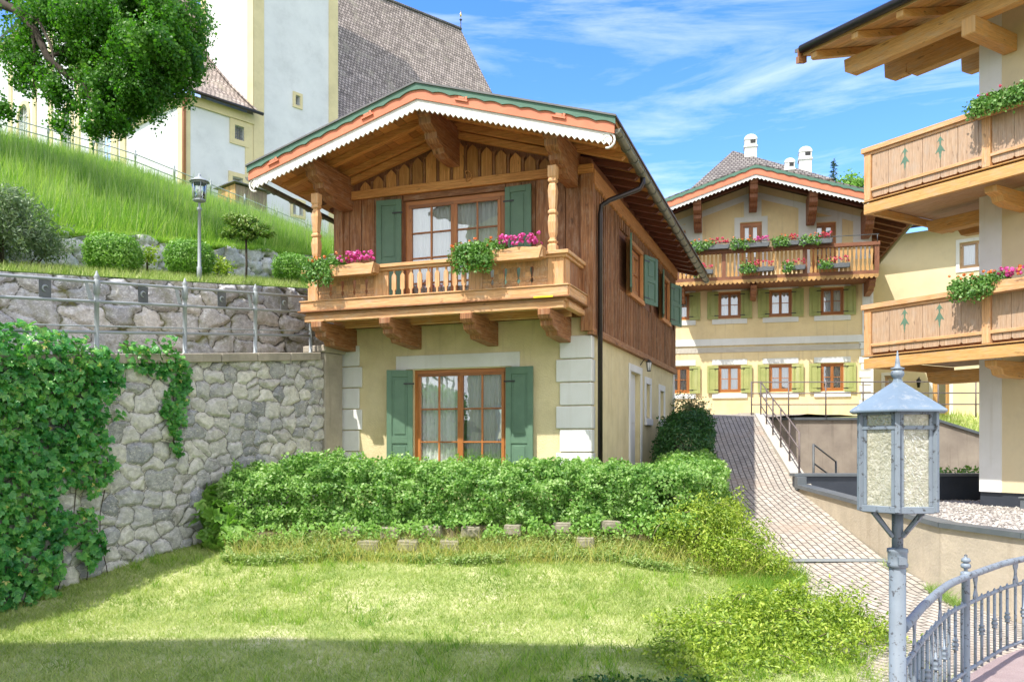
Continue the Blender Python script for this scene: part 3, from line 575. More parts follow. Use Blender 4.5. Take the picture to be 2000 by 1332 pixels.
# lines of the terraces: frames along the retaining walls
W1 = (-6.02, 12.3, 59.05); W2 = (-8.08, 13.53, 59.05); W3 = (-9.96, 14.66, 59.05)
def w1top(t): return 1.30+.097*t
def w1bot(t): p = wpt(W1, t, 0, 0); return float(lawnz(p.y, -5))-.25
def w2top(t): return 2.74+.117*t
def w3top(t): return 4.19+.125*(t-2.79)+.07*math.sin(t*2.1)+.05*math.sin(t*5.3)
def w3bot(t): return 3.43+.128*(t-2.79)
def ruled(name, A, B, mat, n2=4, label=None, noise=0., curve=0.):
    A = np.array(A, float); B = np.array(B, float); t = np.linspace(0, 1, n2+1)[None, :, None]
    V = A[:, None]*(1-t)+B[:, None]*t; V[..., 2] += curve*(4*t*(1-t))[..., 0]+noise*(fbm(V[..., 0]*.6, V[..., 1]*.6, 4)-.5)*np.minimum(1, 6*t*(1-t))[..., 0]
    idx = np.arange(V.shape[0]*V.shape[1]).reshape(V.shape[:2]); F = np.stack([idx[:-1, :-1], idx[1:, :-1], idx[1:, 1:], idx[:-1, 1:]], -1).reshape(-1, 4)
    return tagit(npmesh(name, V.reshape(-1, 3), F, mat, None, True), label, kind='structure')
TT = np.linspace(-9, 18, 60)
ruled('terrace', [tuple(wpt(W1, t, .02, w1top(t)-.03)) for t in TT], [tuple(wpt(W1, t, 2.45, w1top(t)+.02)) for t in TT], 'soil', 3, 'walkway behind the railing above the lower stone wall')
ruled('verge', [tuple(wpt(W2, t, .05, w2top(t)+.03)) for t in TT], [tuple(wpt(W2, t, 2.35, w3bot(t)+.05)) for t in TT], 'meadow', 4, 'narrow strip of grass with shrubs above the middle wall', .06)
FEN = (-15.5, 34, 48.7)
def fencez(x): return float(np.interp(x, [-18, -5, 0, 5, 8.5, 10, 15, 30], [10.8, 10.95, 10.86, 10.15, 9.63, 9.3, 8.2, 5.5]))
TA = np.linspace(-9, 20, 90); TB = np.linspace(-18, 30, 90)
A = [tuple(wpt(W3, t, -.02, w3top(t)+.02)) for t in TA]; Bq = [tuple(wpt(FEN, x_, 0, fencez(x_))) for x_ in TB]
ruled('hill', A, Bq, 'meadow', 30, 'steep grassy bank rising to the church', .5, .25)
ruled('churchyard', Bq, [tuple(wpt(FEN, x_*1.6, 60, fencez(x_)+1.5)) for x_ in TB], 'meadow', 6, 'ground around the church', .2)
# meadow grass: on the bank
def bank_pts(n, a0, a1):
    u, v = rng.random(n), rng.random(n); A_, B_ = np.array(A), np.array(Bq); fi = a0*89+u*(a1-a0)*89; i = fi.astype(int).clip(0, 88); f = (fi-i)[:, None]
    pa = A_[i]*(1-f)+A_[i+1]*f; pb = B_[i]*(1-f)+B_[i+1]*f; v = .02+.98*v[:, None]; P = pa*(1-v)+pb*v; P[:, 2] += (.25*4*v*(1-v))[:, 0]+.5*(fbm(P[:, 0]*.6, P[:, 1]*.6, 4)-.5)*np.minimum(1, 6*v*(1-v))[:, 0]; return P
P = bank_pts(150000, .18, .92)
cl = fbm(P[:, 0]*1.1, P[:, 1]*1.1, 21); P = P[(cl > .38) | (rng.random(len(P)) < .55)]
tagit(blades('meadow_grass', P-[0, 0, .03], .46, .022, 'tall', .28, None, (.12, -.05)), 'tall uncut grass on the bank below the church', 'grass', None, 'stuff')
P = bank_pts(15000, .1, .95); V = P+[0, 0, .1]
tagit(blades('seed_heads', P, .85, .016, 'weed', .12), 'tall thin seed stalks standing above the meadow grass', 'grass', None, 'stuff')
t = rng.uniform(-3.5, 13, 26000); q = rng.uniform(0.02, 2.3, 26000); P = towl(wframe(W2, W2[2]), np.stack([t, q, 2.74+.117*t+.03+(q/2.35)*(3.43-2.74+.128*(t-2.79)-.117*t+.02)], 1))
tagit(blades('verge_grass', P, .13, .014, 'blade', .4), 'light green grass on the strip above the middle wall', 'grass', None, 'stuff')

# ---------------- retaining walls on the left ----------------
r = root('stone_wall', 'lower grey rubble retaining wall with pale mortar, running up to the chalet corner', 'retaining wall', *W1, -2.2)
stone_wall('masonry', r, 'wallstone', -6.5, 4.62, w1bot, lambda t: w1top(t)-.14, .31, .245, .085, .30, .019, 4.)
m = MB(); tt = list(np.arange(-6.5, 4.9, .78))
for a, b_ in zip(tt, tt[1:]): m.prism([(a+.006, w1top(a)-.15), (b_-.006, w1top(b_)-.15), (b_-.006, w1top(b_)-.002), (a+.006, w1top(a)-.002)], -.13, .42, 'xz')
m.build('coping', 'coping', r, .012)
m = MB(); m.box(4.55, 5.05, -.10, .45, -1.7, w1top(4.8)-.02, 'n'); m.box(4.5, 5.1, -.14, .45, w1top(4.8)-.018, w1top(4.8)+.12, 'n'); m.build('end_pier', 'coping', r, .02)
r = root('stone_wall', 'middle retaining wall of large pinkish blocks with mossy joints behind the railing', 'retaining wall', *W2, 1.0)
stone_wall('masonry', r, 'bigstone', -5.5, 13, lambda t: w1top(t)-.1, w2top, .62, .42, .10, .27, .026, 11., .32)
r = root('stone_wall', 'upper mossy boulder wall behind the round bushes at the foot of the bank', 'retaining wall', *W3, 2.5)
stone_wall('masonry', r, 'mossstone', -4, 14, w3bot, w3top, .62, .42, .15, .22, .04, 23., .6)

# moss and grass fringe on top of walls
P = towl(wframe(W3, W3[2]), np.stack([t, rng.uniform(-.15, .25, len(t)), 4.19+.125*(t-2.79)], 1)); tagit(blades('grass_fringe', P, .13, .012, 'tall', .6), 'ragged grass hanging over the upper boulder wall', 'grass', None, 'stuff')

# ---------------- railing on the lower wall ----------------
r = root('iron_railing', 'grey tubular railing with finialed posts on the lower stone wall', 'railing', *W1, 1.3)
PT = [-4.6, -3.07, -1.53, .01, 1.54, 3.02, 4.39]
for t in PT:
    b0 = w1top(t)-.01
    m = MB(); m.lathe([(.05, 0), (.05, .02), (.034, .03), (.034, .76), (.045, .765), (.045, .80), (.036, .81), (.036, .90), (.05, .905), (.05, 1.09), (.044, 1.10), (.03, 1.12), (.046, 1.15), (.03, 1.18), (.022, 1.2), (.012, 1.235), (.0, 1.25)], t, .12, b0, 12)
    m.build('post', 'greymetal', r)
for h, rad in ((1.07, .022), (.78, .022), (.33, .022), (.42, .010)):
    m = MB(); m.tube([(-4.6, .12, w1top(-4.6)+h), (4.9, .12, w1top(4.9)+h)], rad, 8); m.build('rail', 'greymetal', r)
for a, b_ in zip(PT, PT[1:]):
    t = (a+b_)/2; z = w1top(t)+.925; m = MB(); H = .125
    # plate with a round opening and a crescent inside
    m.box(t-.085, t+.085, .112, .124, z-H, z+H)
    ep = m.build('emblem_plate', 'darkmetal', r); m = MB(); m.tube([(t+.042*math.cos(a), .108, z+.042*math.sin(a)) for a in [.4+j*.5 for j in range(10)]], [.004, .009, .013, .015, .016, .016, .015, .013, .009, .004], 6); q = m.build('crescent', 'greymetal'); q.parent = ep
    m = MB(); m.prism([(b_-.20, w1top(b_)+1.06), (b_-.15, w1top(b_)+1.06), (b_-.06, w1top(b_)+.80), (b_-.13, w1top(b_)+.80)], .112, .122, 'xz'); m.build('strut', 'greymetal', r)

# ---------------- creeper on the lower wall ----------------
def inside(px, pz, poly):
    r_ = np.zeros(len(px), bool); n_ = len(poly)
    for i in range(n_):
        (x1, y1), (x2, y2) = poly[i], poly[(i+1) % n_]; c = ((y1 > pz) != (y2 > pz)) & (px < (x2-x1)*(pz-y1)/(y2-y1+1e-12)+x1); r_ ^= c
    return r_
def creeper(name, label, poly, n, dep, ls, zb):
    R = root(name, label, 'climbing plant', *W1, zb); po = np.array(poly); a, b_ = po.min(0)-.1, po.max(0)+.1
    t = rng.uniform(a[0], b_[0], n); z = rng.uniform(a[1], b_[1], n); jt = t+.26*(fbm(t*4, z*4, 2)-.5)*2; jz = z+.2*(fbm(t*4, z*4, 6)-.5)*2
    k = inside(jt, jz, poly) & ((fbm(t*1.7, z*1.7, 51) > (.27 if n > 9000 else .0)+.11*((z < -.6) & (t > -1.2))) | (z > .9)); t, z = t[k], z[k]; e = rng.random(len(t)); d_ = dep(t, z)*(.2+.8*e)*(.25+1.3*fbm(t*2.2, z*2.2, 9))
    ov = np.clip((z-(1.30+.097*t)+.12)/.3, 0, 1); P = np.stack([t, -.04-d_*(1-ov)+ov*rng.uniform(-.35, .4, len(t)), z], 1); N = np.stack([rng.normal(size=len(t))*.2, -1+0*t, .45+ov], 1)
    leaves('foliage', P, N, ls, 'creeper', R, .62, .58, .8, .35, 5)
    st = rng.random(len(t)) < .05; sp_ = fbm(t*3, z*3, 31) > .5; q = st & sp_
    leaves('young_shoots', P[q]-[0, .06, 0], N[q], ls*.6, 'vtwig', R, .5, .7, .4, .3, 3)['kind'] = 'stuff'
    return R
big = [(-5, 1.4), (-3, 1.55), (-1.48, 1.54), (-1.08, 1.56), (-.43, 1.52), (.08, 1.31), (.22, .95), (.13, .49), (.04, -.11), (-.2, -.7), (-.32, -.99), (-.08, -1.45), (-.12, -1.81), (-.43, -1.99), (-.62, -1.6), (-.8, -2.05), (-1.48, -2.3), (-5, -2.5)]
R = creeper('virginia_creeper', 'dense dark green creeper covering the left end of the lower stone wall', big, 12500, lambda t, z: .30+0*t, .092, -2.4)
for k in range(9):
    m = MB(); x0 = -2.9+.36*k; m.tube([(x0+.1*math.sin(j*1.3+k), -.10-.05*math.sin(j), -2.2+j*.4) for j in range(9)], .007, 6); m.build('stem', 'bark', R)
R = creeper('virginia_creeper', 'narrow strand of creeper hanging down the middle of the lower wall', [(.15, 1.2), (.47, 1.50), (.89, 1.58), (1.28, 1.45), (1.46, 1.19), (1.38, .53), (1.30, .12), (1.22, -.34), (1.10, -.12), (1.02, .52), (1.02, 1.0), (.71, 1.14), (.4, 1.1)], 2600, lambda t, z: .14+0*t, .08, -.4)
m = MB(); m.tube([(1.2+.04*math.sin(j*1.7), -.09, 1.3-j*.2) for j in range(8)], .01, 6); m.build('stem', 'bark', R)

# ---------------- chalet ----------------
FM = (1.39, 15.0, -20.1); CX = -2.62; HW = 3.45; ZA = 6.16; SL = .2986
H = root('chalet', 'small chalet with brown timber upper floor, carved balcony and dark green shutters', 'house', *FM, -.9)
def rz(x): return ZA-SL*abs(x-CX)
nF = Vector((0, -1, 0)); nS = Vector((1, 0, 0)); U = Vector((1, 0, 0)); O0 = Vector((0, 0, 0))
m = MB().basis(O0, U, nF); m.panel(-5.13, 0, -1.2, 2.26, [(-3.50, -1.58, -.75, 1.40)], .22)
m.basis(O0, Y_, nS); m.panel(0, 9.13, -1.2, 2.0, [(3.45, 4.42, -.75, 1.55), (5.1, 5.62, .62, 1.42), (6.95, 7.5, .62, 1.36)], .2)
m.basis(Vector((-5.13, 0, 0)), Y_, -nS); m.panel(0, 9.13, -1.2, 2.0); m.basis(Vector((0, 9.13, 0)), U, -nF); m.panel(-5.13, 0, -1.2, 2.0)
m.basis(O0, U, Y_); m.build('wall', 'stucco', H)
# timber storey shell
m = MB(); zt = lambda x: rz(x)-.30
def gable(y, holes_top): 
    for a, b_ in ((-5.16, -3.66), (-3.66, CX), (CX, -1.62), (-1.62, .04)):
        z0 = (2.25 if y < 0 else 1.98) if not (-3.7 < (a+b_)/2 < -1.6) else holes_top; m.face([m.P(a, y, z0), m.P(b_, y, z0), m.P(b_, y, zt(b_)), m.P(a, y, zt(a))], Z_)
gable(-.02, 4.66); gable(9.16, 1.98); m.face([m.P(-3.66, -.02, 2.25), m.P(-1.62, -.02, 2.25), m.P(-1.62, -.02, 2.42), m.P(-3.66, -.02, 2.42)], Z_)
for x in (-5.16,): m.face([m.P(x, -.02, 1.98), m.P(x, 9.16, 1.98), m.P(x, 9.16, zt(x)), m.P(x, -.02, zt(x))], Z_)
m.basis((.03, 0, 0), Y_, nS); m.panel(-.02, 9.16, 1.98, zt(.04), [(2.95, 4.25, 3.22, 4.22), (6.75, 7.85, 3.22, 4.22)], .15); m.basis(O0, U, Y_)
m.build('timber_wall', 'brown', H)
m = MB(); rnd = random.Random(3); x = -5.14
while x < .02:
    wd = rnd.uniform(.24, .31); b_ = min(x+wd, .06)
    if b_ > -3.72 and x < -3.72: b_ = -3.72
    if not (x >= -3.73 and x < -1.58): m.box(x+.006, b_-.006, -.05-.012*rnd.random(), -.022, 2.26, 4.78)
    x = b_ if b_ > x+.01 else x+.2
    if -3.73 <= x < -1.58: x = -1.58
m.box(-3.70, -1.60, -.05, -.022, 4.665, 4.78, 0)
m.build('board_cladding', 'brownw', H, .004)
m = MB(); m.box(-5.18, .08, -.11, -.023, 4.785, 4.95); m.build('head_beam', 'orange', H, .006)
m = MB(); x = -4.95; i = 0
while x < -.3:
    wd = .285; cx = x+wd/2; zt_ = rz(cx)-.52; a, b_ = x+.035, x+wd-.035
    if zt_ > 5.02: m.prism([(a, 4.953), (b_, 4.953), (b_, zt_-.06), (b_-.05, zt_+.0), (cx, zt_+.05), (a+.05, zt_), (a, zt_-.06)], -.075, -.05, 'xz', 1)
    x += wd; i += 1
m.build('gable_boards', 'orange', H, .003)
m = MB(); x = -4.95
while x < -.2:
    z1 = rz(x)-.56; m = MB()
    if z1 > 5.0: m.box(x-.022, x+.022, -.072, -.046, 4.953, z1, 2); m.prism([(x-.022, z1), (x+.022, z1), (x+.05, z1+.05), (x+.0, z1+.035), (x-.05, z1+.05)], -.075, -.046, 'xz', 1); m.build('batten', 'brownw', H)
    x += .285
m = MB(); m.prism([(-5.0, rz(-5.0)-.42), (CX, ZA-.42), (-.24, rz(-.24)-.42), (-.24, rz(-.24)-.29), (CX, ZA-.29), (-5.0, rz(-5)-.29)], -.13, -.024, 'xz'); m.build('gable_rail', 'orange', H, .005)
m = MB()
for i in range(16): a = i*.3927; b_ = a+.42; m.tube([(-2.33+.10*abs(math.cos(a*.5))*math.cos(a), -.125, 4.98+.10*math.sin(a)), (-2.33+.10*abs(math.cos(b_*.5))*math.cos(b_), -.125, 4.98+.10*math.sin(b_))], .011, 6)
m.build('wreath_ornament', 'orange', H)
# side wall: battens, band, sill beam
m = MB(); y = .1
while y < 9.1:
    blk = (2.0 < y < 5.45) or (5.8 < y < 8.75)
    if blk: m.box(.032, .075, y, y+.075, 2.06, 3.10, 2); m.box(.032, .075, y, y+.075, 4.34, 4.62, 2)
    else: m.box(.032, .075, y, y+.075, 2.06, 4.62, 2)
    y += .168
m.build('side_battens', 'brownw', H, .004)
m = MB(); m.box(.032, .11, -.08, 9.2, 4.60, 4.86); 
for i in range(110): yy = .0+i*.0835; m.prism([(yy, 4.60), (yy+.08, 4.60), (yy+.04, 4.55)], .034, .108, 'yz', None)
m.build('carved_band', 'pine', H)
m = MB(); m.box(-.02, .10, -.1, 9.2, 1.93, 2.055); m.build('sill_beam', 'brownw', H, .006)
m = MB(); m.box(-.14, .09, -.12, .02, 1.99, 4.78, 2); m.build('corner_post', 'brownw', H, .006); m = MB(); m.box(-5.22, -5.02, -.10, .02, 2.0, 4.78, 2); m.build('corner_post', 'brownw', H, .006)
# corner quoins
for side, (a, b_) in enumerate(((-.62, .0), (-5.13, -4.62))):
    z = 1.92
    for i in range(6):
        hq = .42; e = .0 if i % 2 == 0 else .06; q = MB()
        zz0 = z-hq+.02
        if side == 0: q.box(a+(.0 if i % 2 else .07), .018, -.045, .0-.002, zz0, z, 'n'); q.box(.002, .045, -.045, .17+e, zz0, z, 'n') if i % 2 or True else None
        else: q.box(a-.02, b_-(.0 if i % 2 else .06), -.045, -.002, zz0, z, 'n')
        q.build('quoin', 'white', H, .012); z -= hq
# gable-side white surround of the french window
m = MB(); m.box(-3.87, -1.32, -.03, -.002, 1.42, 1.68, 'n'); m.box(-3.87, -3.66, -.03, -.002, -1, 1.42, 'n'); m.box(-1.48, -1.32, -.03, -.002, -1, 1.42, 'n'); m.build('window_surround', 'white', H, .006)
window(H, O0, U, nF, -3.50, -1.58, -.75, 1.40, 'frame', 2, 2, 3, .07, 2, .05, None, 'french_window', .03)
window(H, O0, U, nF, -3.68, -1.62, 2.42, 4.66, 'frame', 2, 2, 4, .08, 1, .0, None, 'french_window', .03)
shutter(H, (-3.50, -.035, 0), (-1, 0, 0), (0, -1, 0), .50, -.80, 1.40, 'green', ((.06, .36), (.42, .94)), 22)
shutter(H, (-1.58, -.035, 0), (1, 0, 0), (0, -1, 0), .54, -.80, 1.40, 'green', ((.06, .36), (.42, .94)), 3)
shutter(H, (-3.72, -.07, 0), (-1, 0, 0), (0, -1, 0), .52, 2.5, 4.70, 'green', ((.06, .42), (.48, .95)), 5)
shutter(H, (-1.58, -.07, 0), (1, 0, 0), (0, -1, 0), .52, 2.5, 4.70, 'green', ((.06, .42), (.48, .95)), 4)
# side openings
for (y0, y1) in ((2.95, 4.25), (6.75, 7.85)):
    window(H, (.03, 0, 0), Y_, nS, y0, y1, 3.22, 4.22, 'frame', 2, 1, 2, .07, 1, .02)
    m = MB(); m.box(.035, .14, y0-.12, y1+.12, 3.10, 3.20, 1); m.box(.035, .11, y0-.1, y0-.01, 3.2, 4.3, 2); m.box(.035, .11, y1+.01, y1+.1, 3.2, 4.3, 2); m.box(.035, .11, y0-.1, y1+.1, 4.23, 4.32, 1); m.build('window_casing', 'pine', H, .004)
    shutter(H, (.11, y0-.06, 0), (0, -1, 0), (1, 0, 0), .66, 3.16, 4.26, 'green', ((.07, .46), (.54, .93)), 12)
    shutter(H, (.11, y1+.06, 0), (0, 1, 0), (1, 0, 0), .66, 3.16, 4.26, 'green', ((.07, .46), (.54, .93)), 16)
m = MB().basis(O0, Y_, nS); m.box(3.45, 4.42, -.14, -.10, -.8, 1.55, 2); m.box(3.53, 4.34, -.10, -.085, -.6, .3, 2); m.box(3.53, 4.34, -.10, -.085, .45, 1.45, 2); dr = m.build('door', 'white', H, .006)
m = MB(); m.box(-.09, -.05, 3.56, 3.68, .30, .33); q = m.build('handle', 'darkmetal'); q.parent = dr
for (a, b_, c, d_) in ((3.22, 4.62, -1, 1.72), (4.95, 5.78, .50, 1.56), (6.78, 7.68, .50, 1.50)):
    m = MB(); wd = .16; m.box(.002, .03, a, b_, d_-wd, d_, 'n'); m.box(.002, .03, a, a+wd, c, d_-wd, 'n'); m.box(.002, .03, b_-wd, b_, c, d_-wd, 'n')
    if c > 0: m.box(.002, .06, a, b_, c-.08, c+.08, 'n')
    m.build('window_surround', 'white', H, .006)
for a, b_, c, d_ in ((5.1, 5.62, .62, 1.42), (6.95, 7.5, .62, 1.36)): window(H, O0, Y_, nS, a, b_, c, d_, 'white', 1, 1, 1, .05, 1, .12)
m = MB(); m.box(.002, .04, 9.0, 9.14, -1, 1.9, 'n'); m.build('quoin', 'white', H)
# wall lamp
lp = MB(); lp.tube([(.0, 4.5, 1.78), (.1, 4.5, 1.92), (.2, 4.5, 1.90)], .01, 6); lp.lathe([(.01, .0), (.075, -.06), (.01, -.05)], .2, 4.5, 1.9, 6); lp.lathe([(.035, .0), (.05, .01), (.035, .02)], .2, 4.5, 1.63, 6)
for i in range(6): a = i*1.0472; lp.tube([(.2+.065*math.cos(a), 4.5+.065*math.sin(a), 1.84), (.2+.04*math.cos(a), 4.5+.04*math.sin(a), 1.64)], .005, 4)
lo = lp.build('wall_lamp', 'black', H); q = MB(); q.lathe([(.034, 0), (.058, .19)], .2, 4.5, 1.645, 6); q = q.build('lamp_glass', 'bulb'); q.parent = lo
# roof
Rf = MB(); yA, yB = -1.58, 9.75
for s_ in (-1, 1):
    
    for i in range(22):
        p0, p1 = CX+s_*HW*i/22, CX+s_*(HW*(i+1)/22-.006); Rf.prism([(p0, rz(p0)-.02), (p1, rz(p1)-.02), (p1, rz(p1)-.10-.004*(i%3)), (p0, rz(p0)-.10-.004*(i%3))], yA, yB, 'xz', 1)
RO = Rf.build('roof', 'orange', H)
m = MB()
for s_ in (-1, 1):
    x1 = CX+s_*(HW+.04); m.prism([(CX, ZA+.012), (x1, rz(x1)+.012), (x1, rz(x1)-.018), (CX, ZA-.018)], yA-.12, yB+.03, 'xz', 1)
q = m.build('roof_covering', 'roofsheet'); q.parent = RO
# verge boards (front)
def verge(mb, zo0, zo1, y0, y1, tooth, amp, ext=0., hw=HW, cx=CX, za=ZA, sl=SL, kind='scallop'):
    L = hw+ext; n_ = int(L/tooth)
    for s_ in (-1, 1):
        for i in range(n_):
            a, b_ = i*L/n_, (i+1)*L/n_; k = 6
            lo_ = []
            for j in range(k+1):
                t = j/k; xx = a+(b_-a)*t; dz = amp*(abs(math.sin(math.pi*t)) if kind == 'scallop' else (1-abs(2*t-1)))
                lo_.append((cx+s_*xx, za-sl*xx-zo1+dz))
            poly = [(cx+s_*a, za-sl*a-zo0), (cx+s_*b_, za-sl*b_-zo0)]+lo_[::-1]; mb.prism(poly, y0, y1, 'xz', None)
m = MB(); verge(m, .015, .135, yA-.095, yA-.07, .30, .03, .02, kind='scallop'); q = m.build('verge_board', 'vgreen'); q.parent = RO; q['label'] = 'green scalloped top verge board'
m = MB(); verge(m, .05, .275, yA-.068, yA-.042, 1.2, .0); q = m.build('verge_board', 'orangep'); q.parent = RO; q['label'] = 'salmon middle verge board'
m = MB(); verge(m, .24, .475, yA-.04, yA-.014, .095, .05, -.08, kind='tooth'); 
for s_ in (-1, 1):
    cx_ = CX+s_*(HW-.12); zc = rz(cx_)-.40
    for rr_, ph in ((.12, 0.), (.065, 1.)):
        m.tube([(cx_+rr_*math.cos(a)*s_, yA-.03, zc+rr_*math.sin(a)) for a in [ph-1.8+j*.45 for j in range(10)]], .018, 6)
q = m.build('verge_board', 'whitep'); q.parent = RO; q['label'] = 'white toothed lower verge board with scroll ends'
for dx_ in (-2.9, -.95, .85, 2.55):
    zc = rz(CX+dx_)-.16; m = MB(); s_ = 1 if dx_ > 0 else -1; m.basis((CX+dx_, 0, zc), (math.cos(math.atan(SL)), 0, -s_*math.sin(math.atan(SL))), Y_, (s_*math.sin(math.atan(SL)), 0, math.cos(math.atan(SL))))
    m.box(-.12, .12, yA-.098, yA-.07, -.03, .0); m.box(-.06, .05, yA-.10, yA-.07, .0, .035); m.box(.06, .10, yA-.10, yA-.07, -.0, .05); q = m.build('verge_clip', 'orangep'); q.parent = RO
# rafters along the slope
yr = [-1.35, -.72, -.13]+[.42+.56*i for i in range(17)]
for y in yr:
    for s_ in (-1, 1):
        a, b_ = (0, HW-.10) if y < 0 else (2.35, HW-.10); z = lambda d: ZA-SL*d-.105; mb = MB()
        pts = [(CX+s_*a, z(a)), (CX+s_*b_, z(b_)), (CX+s_*b_, z(b_)-.05), (CX+s_*(b_-.06), z(b_-.06)-.05), (CX+s_*(b_-.12), z(b_-.12)-.12), (CX+s_*a, z(a)-.13)]
        mb.prism(pts, y-.055, y+.055, 'xz', 0); q = mb.build('rafter', 'orange' if y < 0 else 'redbrown', None, .004); q.parent = RO; q.location = (0, 0, 0)
# gutters
for s_, x_ in ((1, .84), (-1, -6.10)):
    m = MB(); N_ = 10; za, zb_ = 4.93, 4.60
    for j in range(N_):
        a0, a1 = math.pi*j/N_+math.pi, math.pi*(j+1)/N_+math.pi; c0, s0, c1, s1 = .075*math.cos(a0), .075*math.sin(a0), .075*math.cos(a1), .075*math.sin(a1)
        m.face([m.P(x_+c0, yA-.02, za+s0), m.P(x_+c1, yA-.02, za+s1), m.P(x_+c1, yB, zb_+s1), m.P(x_+c0, yB, zb_+s0)], None, True); m.face([m.P(x_+.92*c0, yA-.02, za+.92*s0), m.P(x_+.92*c1, yA-.02, za+.92*s1), m.P(x_+.92*c1, yB, zb_+.92*s1), m.P(x_+.92*c0, yB, zb_+.92*s0)], None, True)
    m.tube([(x_+s_*.075, yA-.02, za+.004), (x_+s_*.075, yB, zb_+.004)], .011, 6)
    m.face([m.P(x_+.075*math.cos(math.pi+math.pi*j/N_), yA-.02, za+.075*math.sin(math.pi+math.pi*j/N_)) for j in range(N_+1)])
    G = m.build('gutter', 'zinc', H)
    for i in range(20):
        y = yA+.2+i*.575; zz = za+(zb_-za)*(y-yA)/(yB-yA); k = MB(); k.tube([(x_+.083*math.cos(a), y, zz+.083*math.sin(a)) for a in [math.pi+math.pi*j/8 for j in range(9)]], .012, 5); k = k.build('gutter_bracket', 'zinc'); k.parent = G
m = MB(); m.tube([(.84, .55, 4.84), (.84, .55, 4.70), (.80, .45, 4.58), (.30, .22, 4.36), (.17, .16, 4.26), (.15, .16, 4.10), (.15, .16, -.8)], .045, 10)
m.build('downpipe', 'gutter', H)
m = MB(); m.tube([(-5.20, -.10, 1.42), (-5.20, -.10, 1.30), (-5.20, -.12, -.9)], .06, 10); m.tube([(-5.34, .0, 1.50), (-5.22, -.08, 1.46), (-5.20, -.10, 1.38)], .045, 8); m.tube([(-5.20, -.115, .42), (-5.20, -.115, .45)], .066, 10); m.build('downpipe', 'whitep', H)
for o_ in [RO]+list(RO.children):     # the ridge and eaves fall slightly towards the back
    for v in o_.data.vertices: v.co.z -= .026*max(0., v.co.y+1.58)
# carved purlin ends
def corbel(name, x, zt_, y0, steps, wd, mat, par=H, bev=.012):
    """steps: list (y, z-drop) from the tip back to the wall"""
    pl = [(.05, zt_), (y0, zt_)]
    for (yy, dz) in steps: pl.append((yy, zt_-dz))
    pl.append((.05, zt_-steps[-1][1])); k = MB(); k.prism(pl, x-wd/2, x+wd/2, 'yz', 0); return k.build(name, mat, par, bev)
big_st = [(-1.44, .12), (-1.40, .20), (-1.34, .22), (-1.32, .34), (-1.20, .40), (-1.10, .42), (-1.08, .52), (-.98, .58), (-.80, .60), (-.74, .68), (-.55, .72), (0, .72)]
for x, dz in ((CX, .25), (-4.93, .25), (-.31, .25)): corbel('purlin_end', x, rz(x)-dz+.0, -1.44, big_st if x == CX else [(a, b_*.9) for a, b_ in big_st], .24, 'brownw')
# balcony
B = MB(); B.box(-5.14, -.10, -1.19, -.0, 2.36, 2.41, 0); BL = B.build('balcony', 'pinew', H, .004)
def bp(mb, name, mat, bev=.004, label=None):
    q = mb.build(name, mat, None, bev); q.parent = BL
    if label: q['label'] = label
    return q
xL, xR, yF = -5.10, -.14, -1.15
m = MB(); m.box(xL-.10, xR+.10, yF-.10, yF+.06, 3.14, 3.20); m.box(xL-.06, xR+.06, yF-.06, yF+.05, 3.09, 3.138); bp(m, 'handrail', 'pinew')
m = MB(); m.box(xR-.06, xR+.10, yF+.061, -.06, 3.14, 3.20); m.box(xR-.05, xR+.06, yF+.061, -.06, 3.09, 3.14); bp(m, 'handrail', 'pinew'); m = MB(); m.box(xL-.10, xL+.06, yF+.061, -.06, 3.14, 3.20); bp(m, 'handrail', 'pinew')
m = MB(); m.box(xL-.10, xR+.10, yF-.12, yF-.06, 2.44, 2.60); m.box(xL-.12, xR+.12, yF-.14, yF-.055, 2.602, 2.625); m.box(xR+.06, xR+.12, yF-.058, -.06, 2.44, 2.60, 1); m.box(xR+.055, xR+.14, yF-.053, -.06, 2.602, 2.625, 1); m.box(xL-.12, xL-.06, yF-.058, -.06, 2.44, 2.60, 1); bp(m, 'skirt_board', 'pinew')
m = MB(); m.box(xL-.14, xR+.14, yF-.16, -.06, 2.41, 2.435, 0); bp(m, 'floor', 'brownw')
m = MB(); m.box(xL-.04, xR+.02, yF-.08, yF+.06, 2.24, 2.355); m.box(xL+.1, xR-.1, -.45, -.32, 2.22, 2.355); m.box(xR-.04, xR+.08, yF+.062, -.08, 2.26, 2.355, 1); bp(m, 'floor_beam', 'pinew', .006)
m = MB(); m.box(-.62, -.28, yF-.165, yF-.161, 2.41, 2.437, 0); bp(m, 'marker_strip', 'yellowtape')
# solid panels with baluster-shaped cut-outs, centre with turned balusters
def cut_panel(mb, x0, x1, z0, z1, y0, y1, cuts):
    """vertical strips around keyhole cut-outs"""
    prof = [(0, .0), (.10, .006), (.13, .010), (.17, .028), (.22, .032), (.27, .026), (.31, .008), (.35, .016), (.52, .032), (.66, .038), (.70, .030), (.73, .0)]
    x = x0
    ed = sorted(cuts); bounds = [x0]+[(a+b_)/2 for a, b_ in zip(ed, ed[1:])]+[x1]
    for k, c in enumerate(ed):
        l, r_ = bounds[k], bounds[k+1]; h = z1-z0; zt1 = z0+h*(.03+.73)
        for sgn, e in ((-1, l), (1, r_)):
            for (za_, wa), (zb2, wb) in zip(prof, prof[1:]):
                mb.prism([(c+sgn*wa, z0+h*(.03+za_)), (c+sgn*wb, z0+h*(.03+zb2)), (e, z0+h*(.03+zb2)), (e, z0+h*(.03+za_))], y0, y1, 'xz', 1)
        mb.box(l, r_, y0, y1, z0, z0+h*.03, 2); mb.box(l, r_, y0, y1, zt1, z1, 2)
Pn = dict(y0=yF-.012, y1=yF+.018)
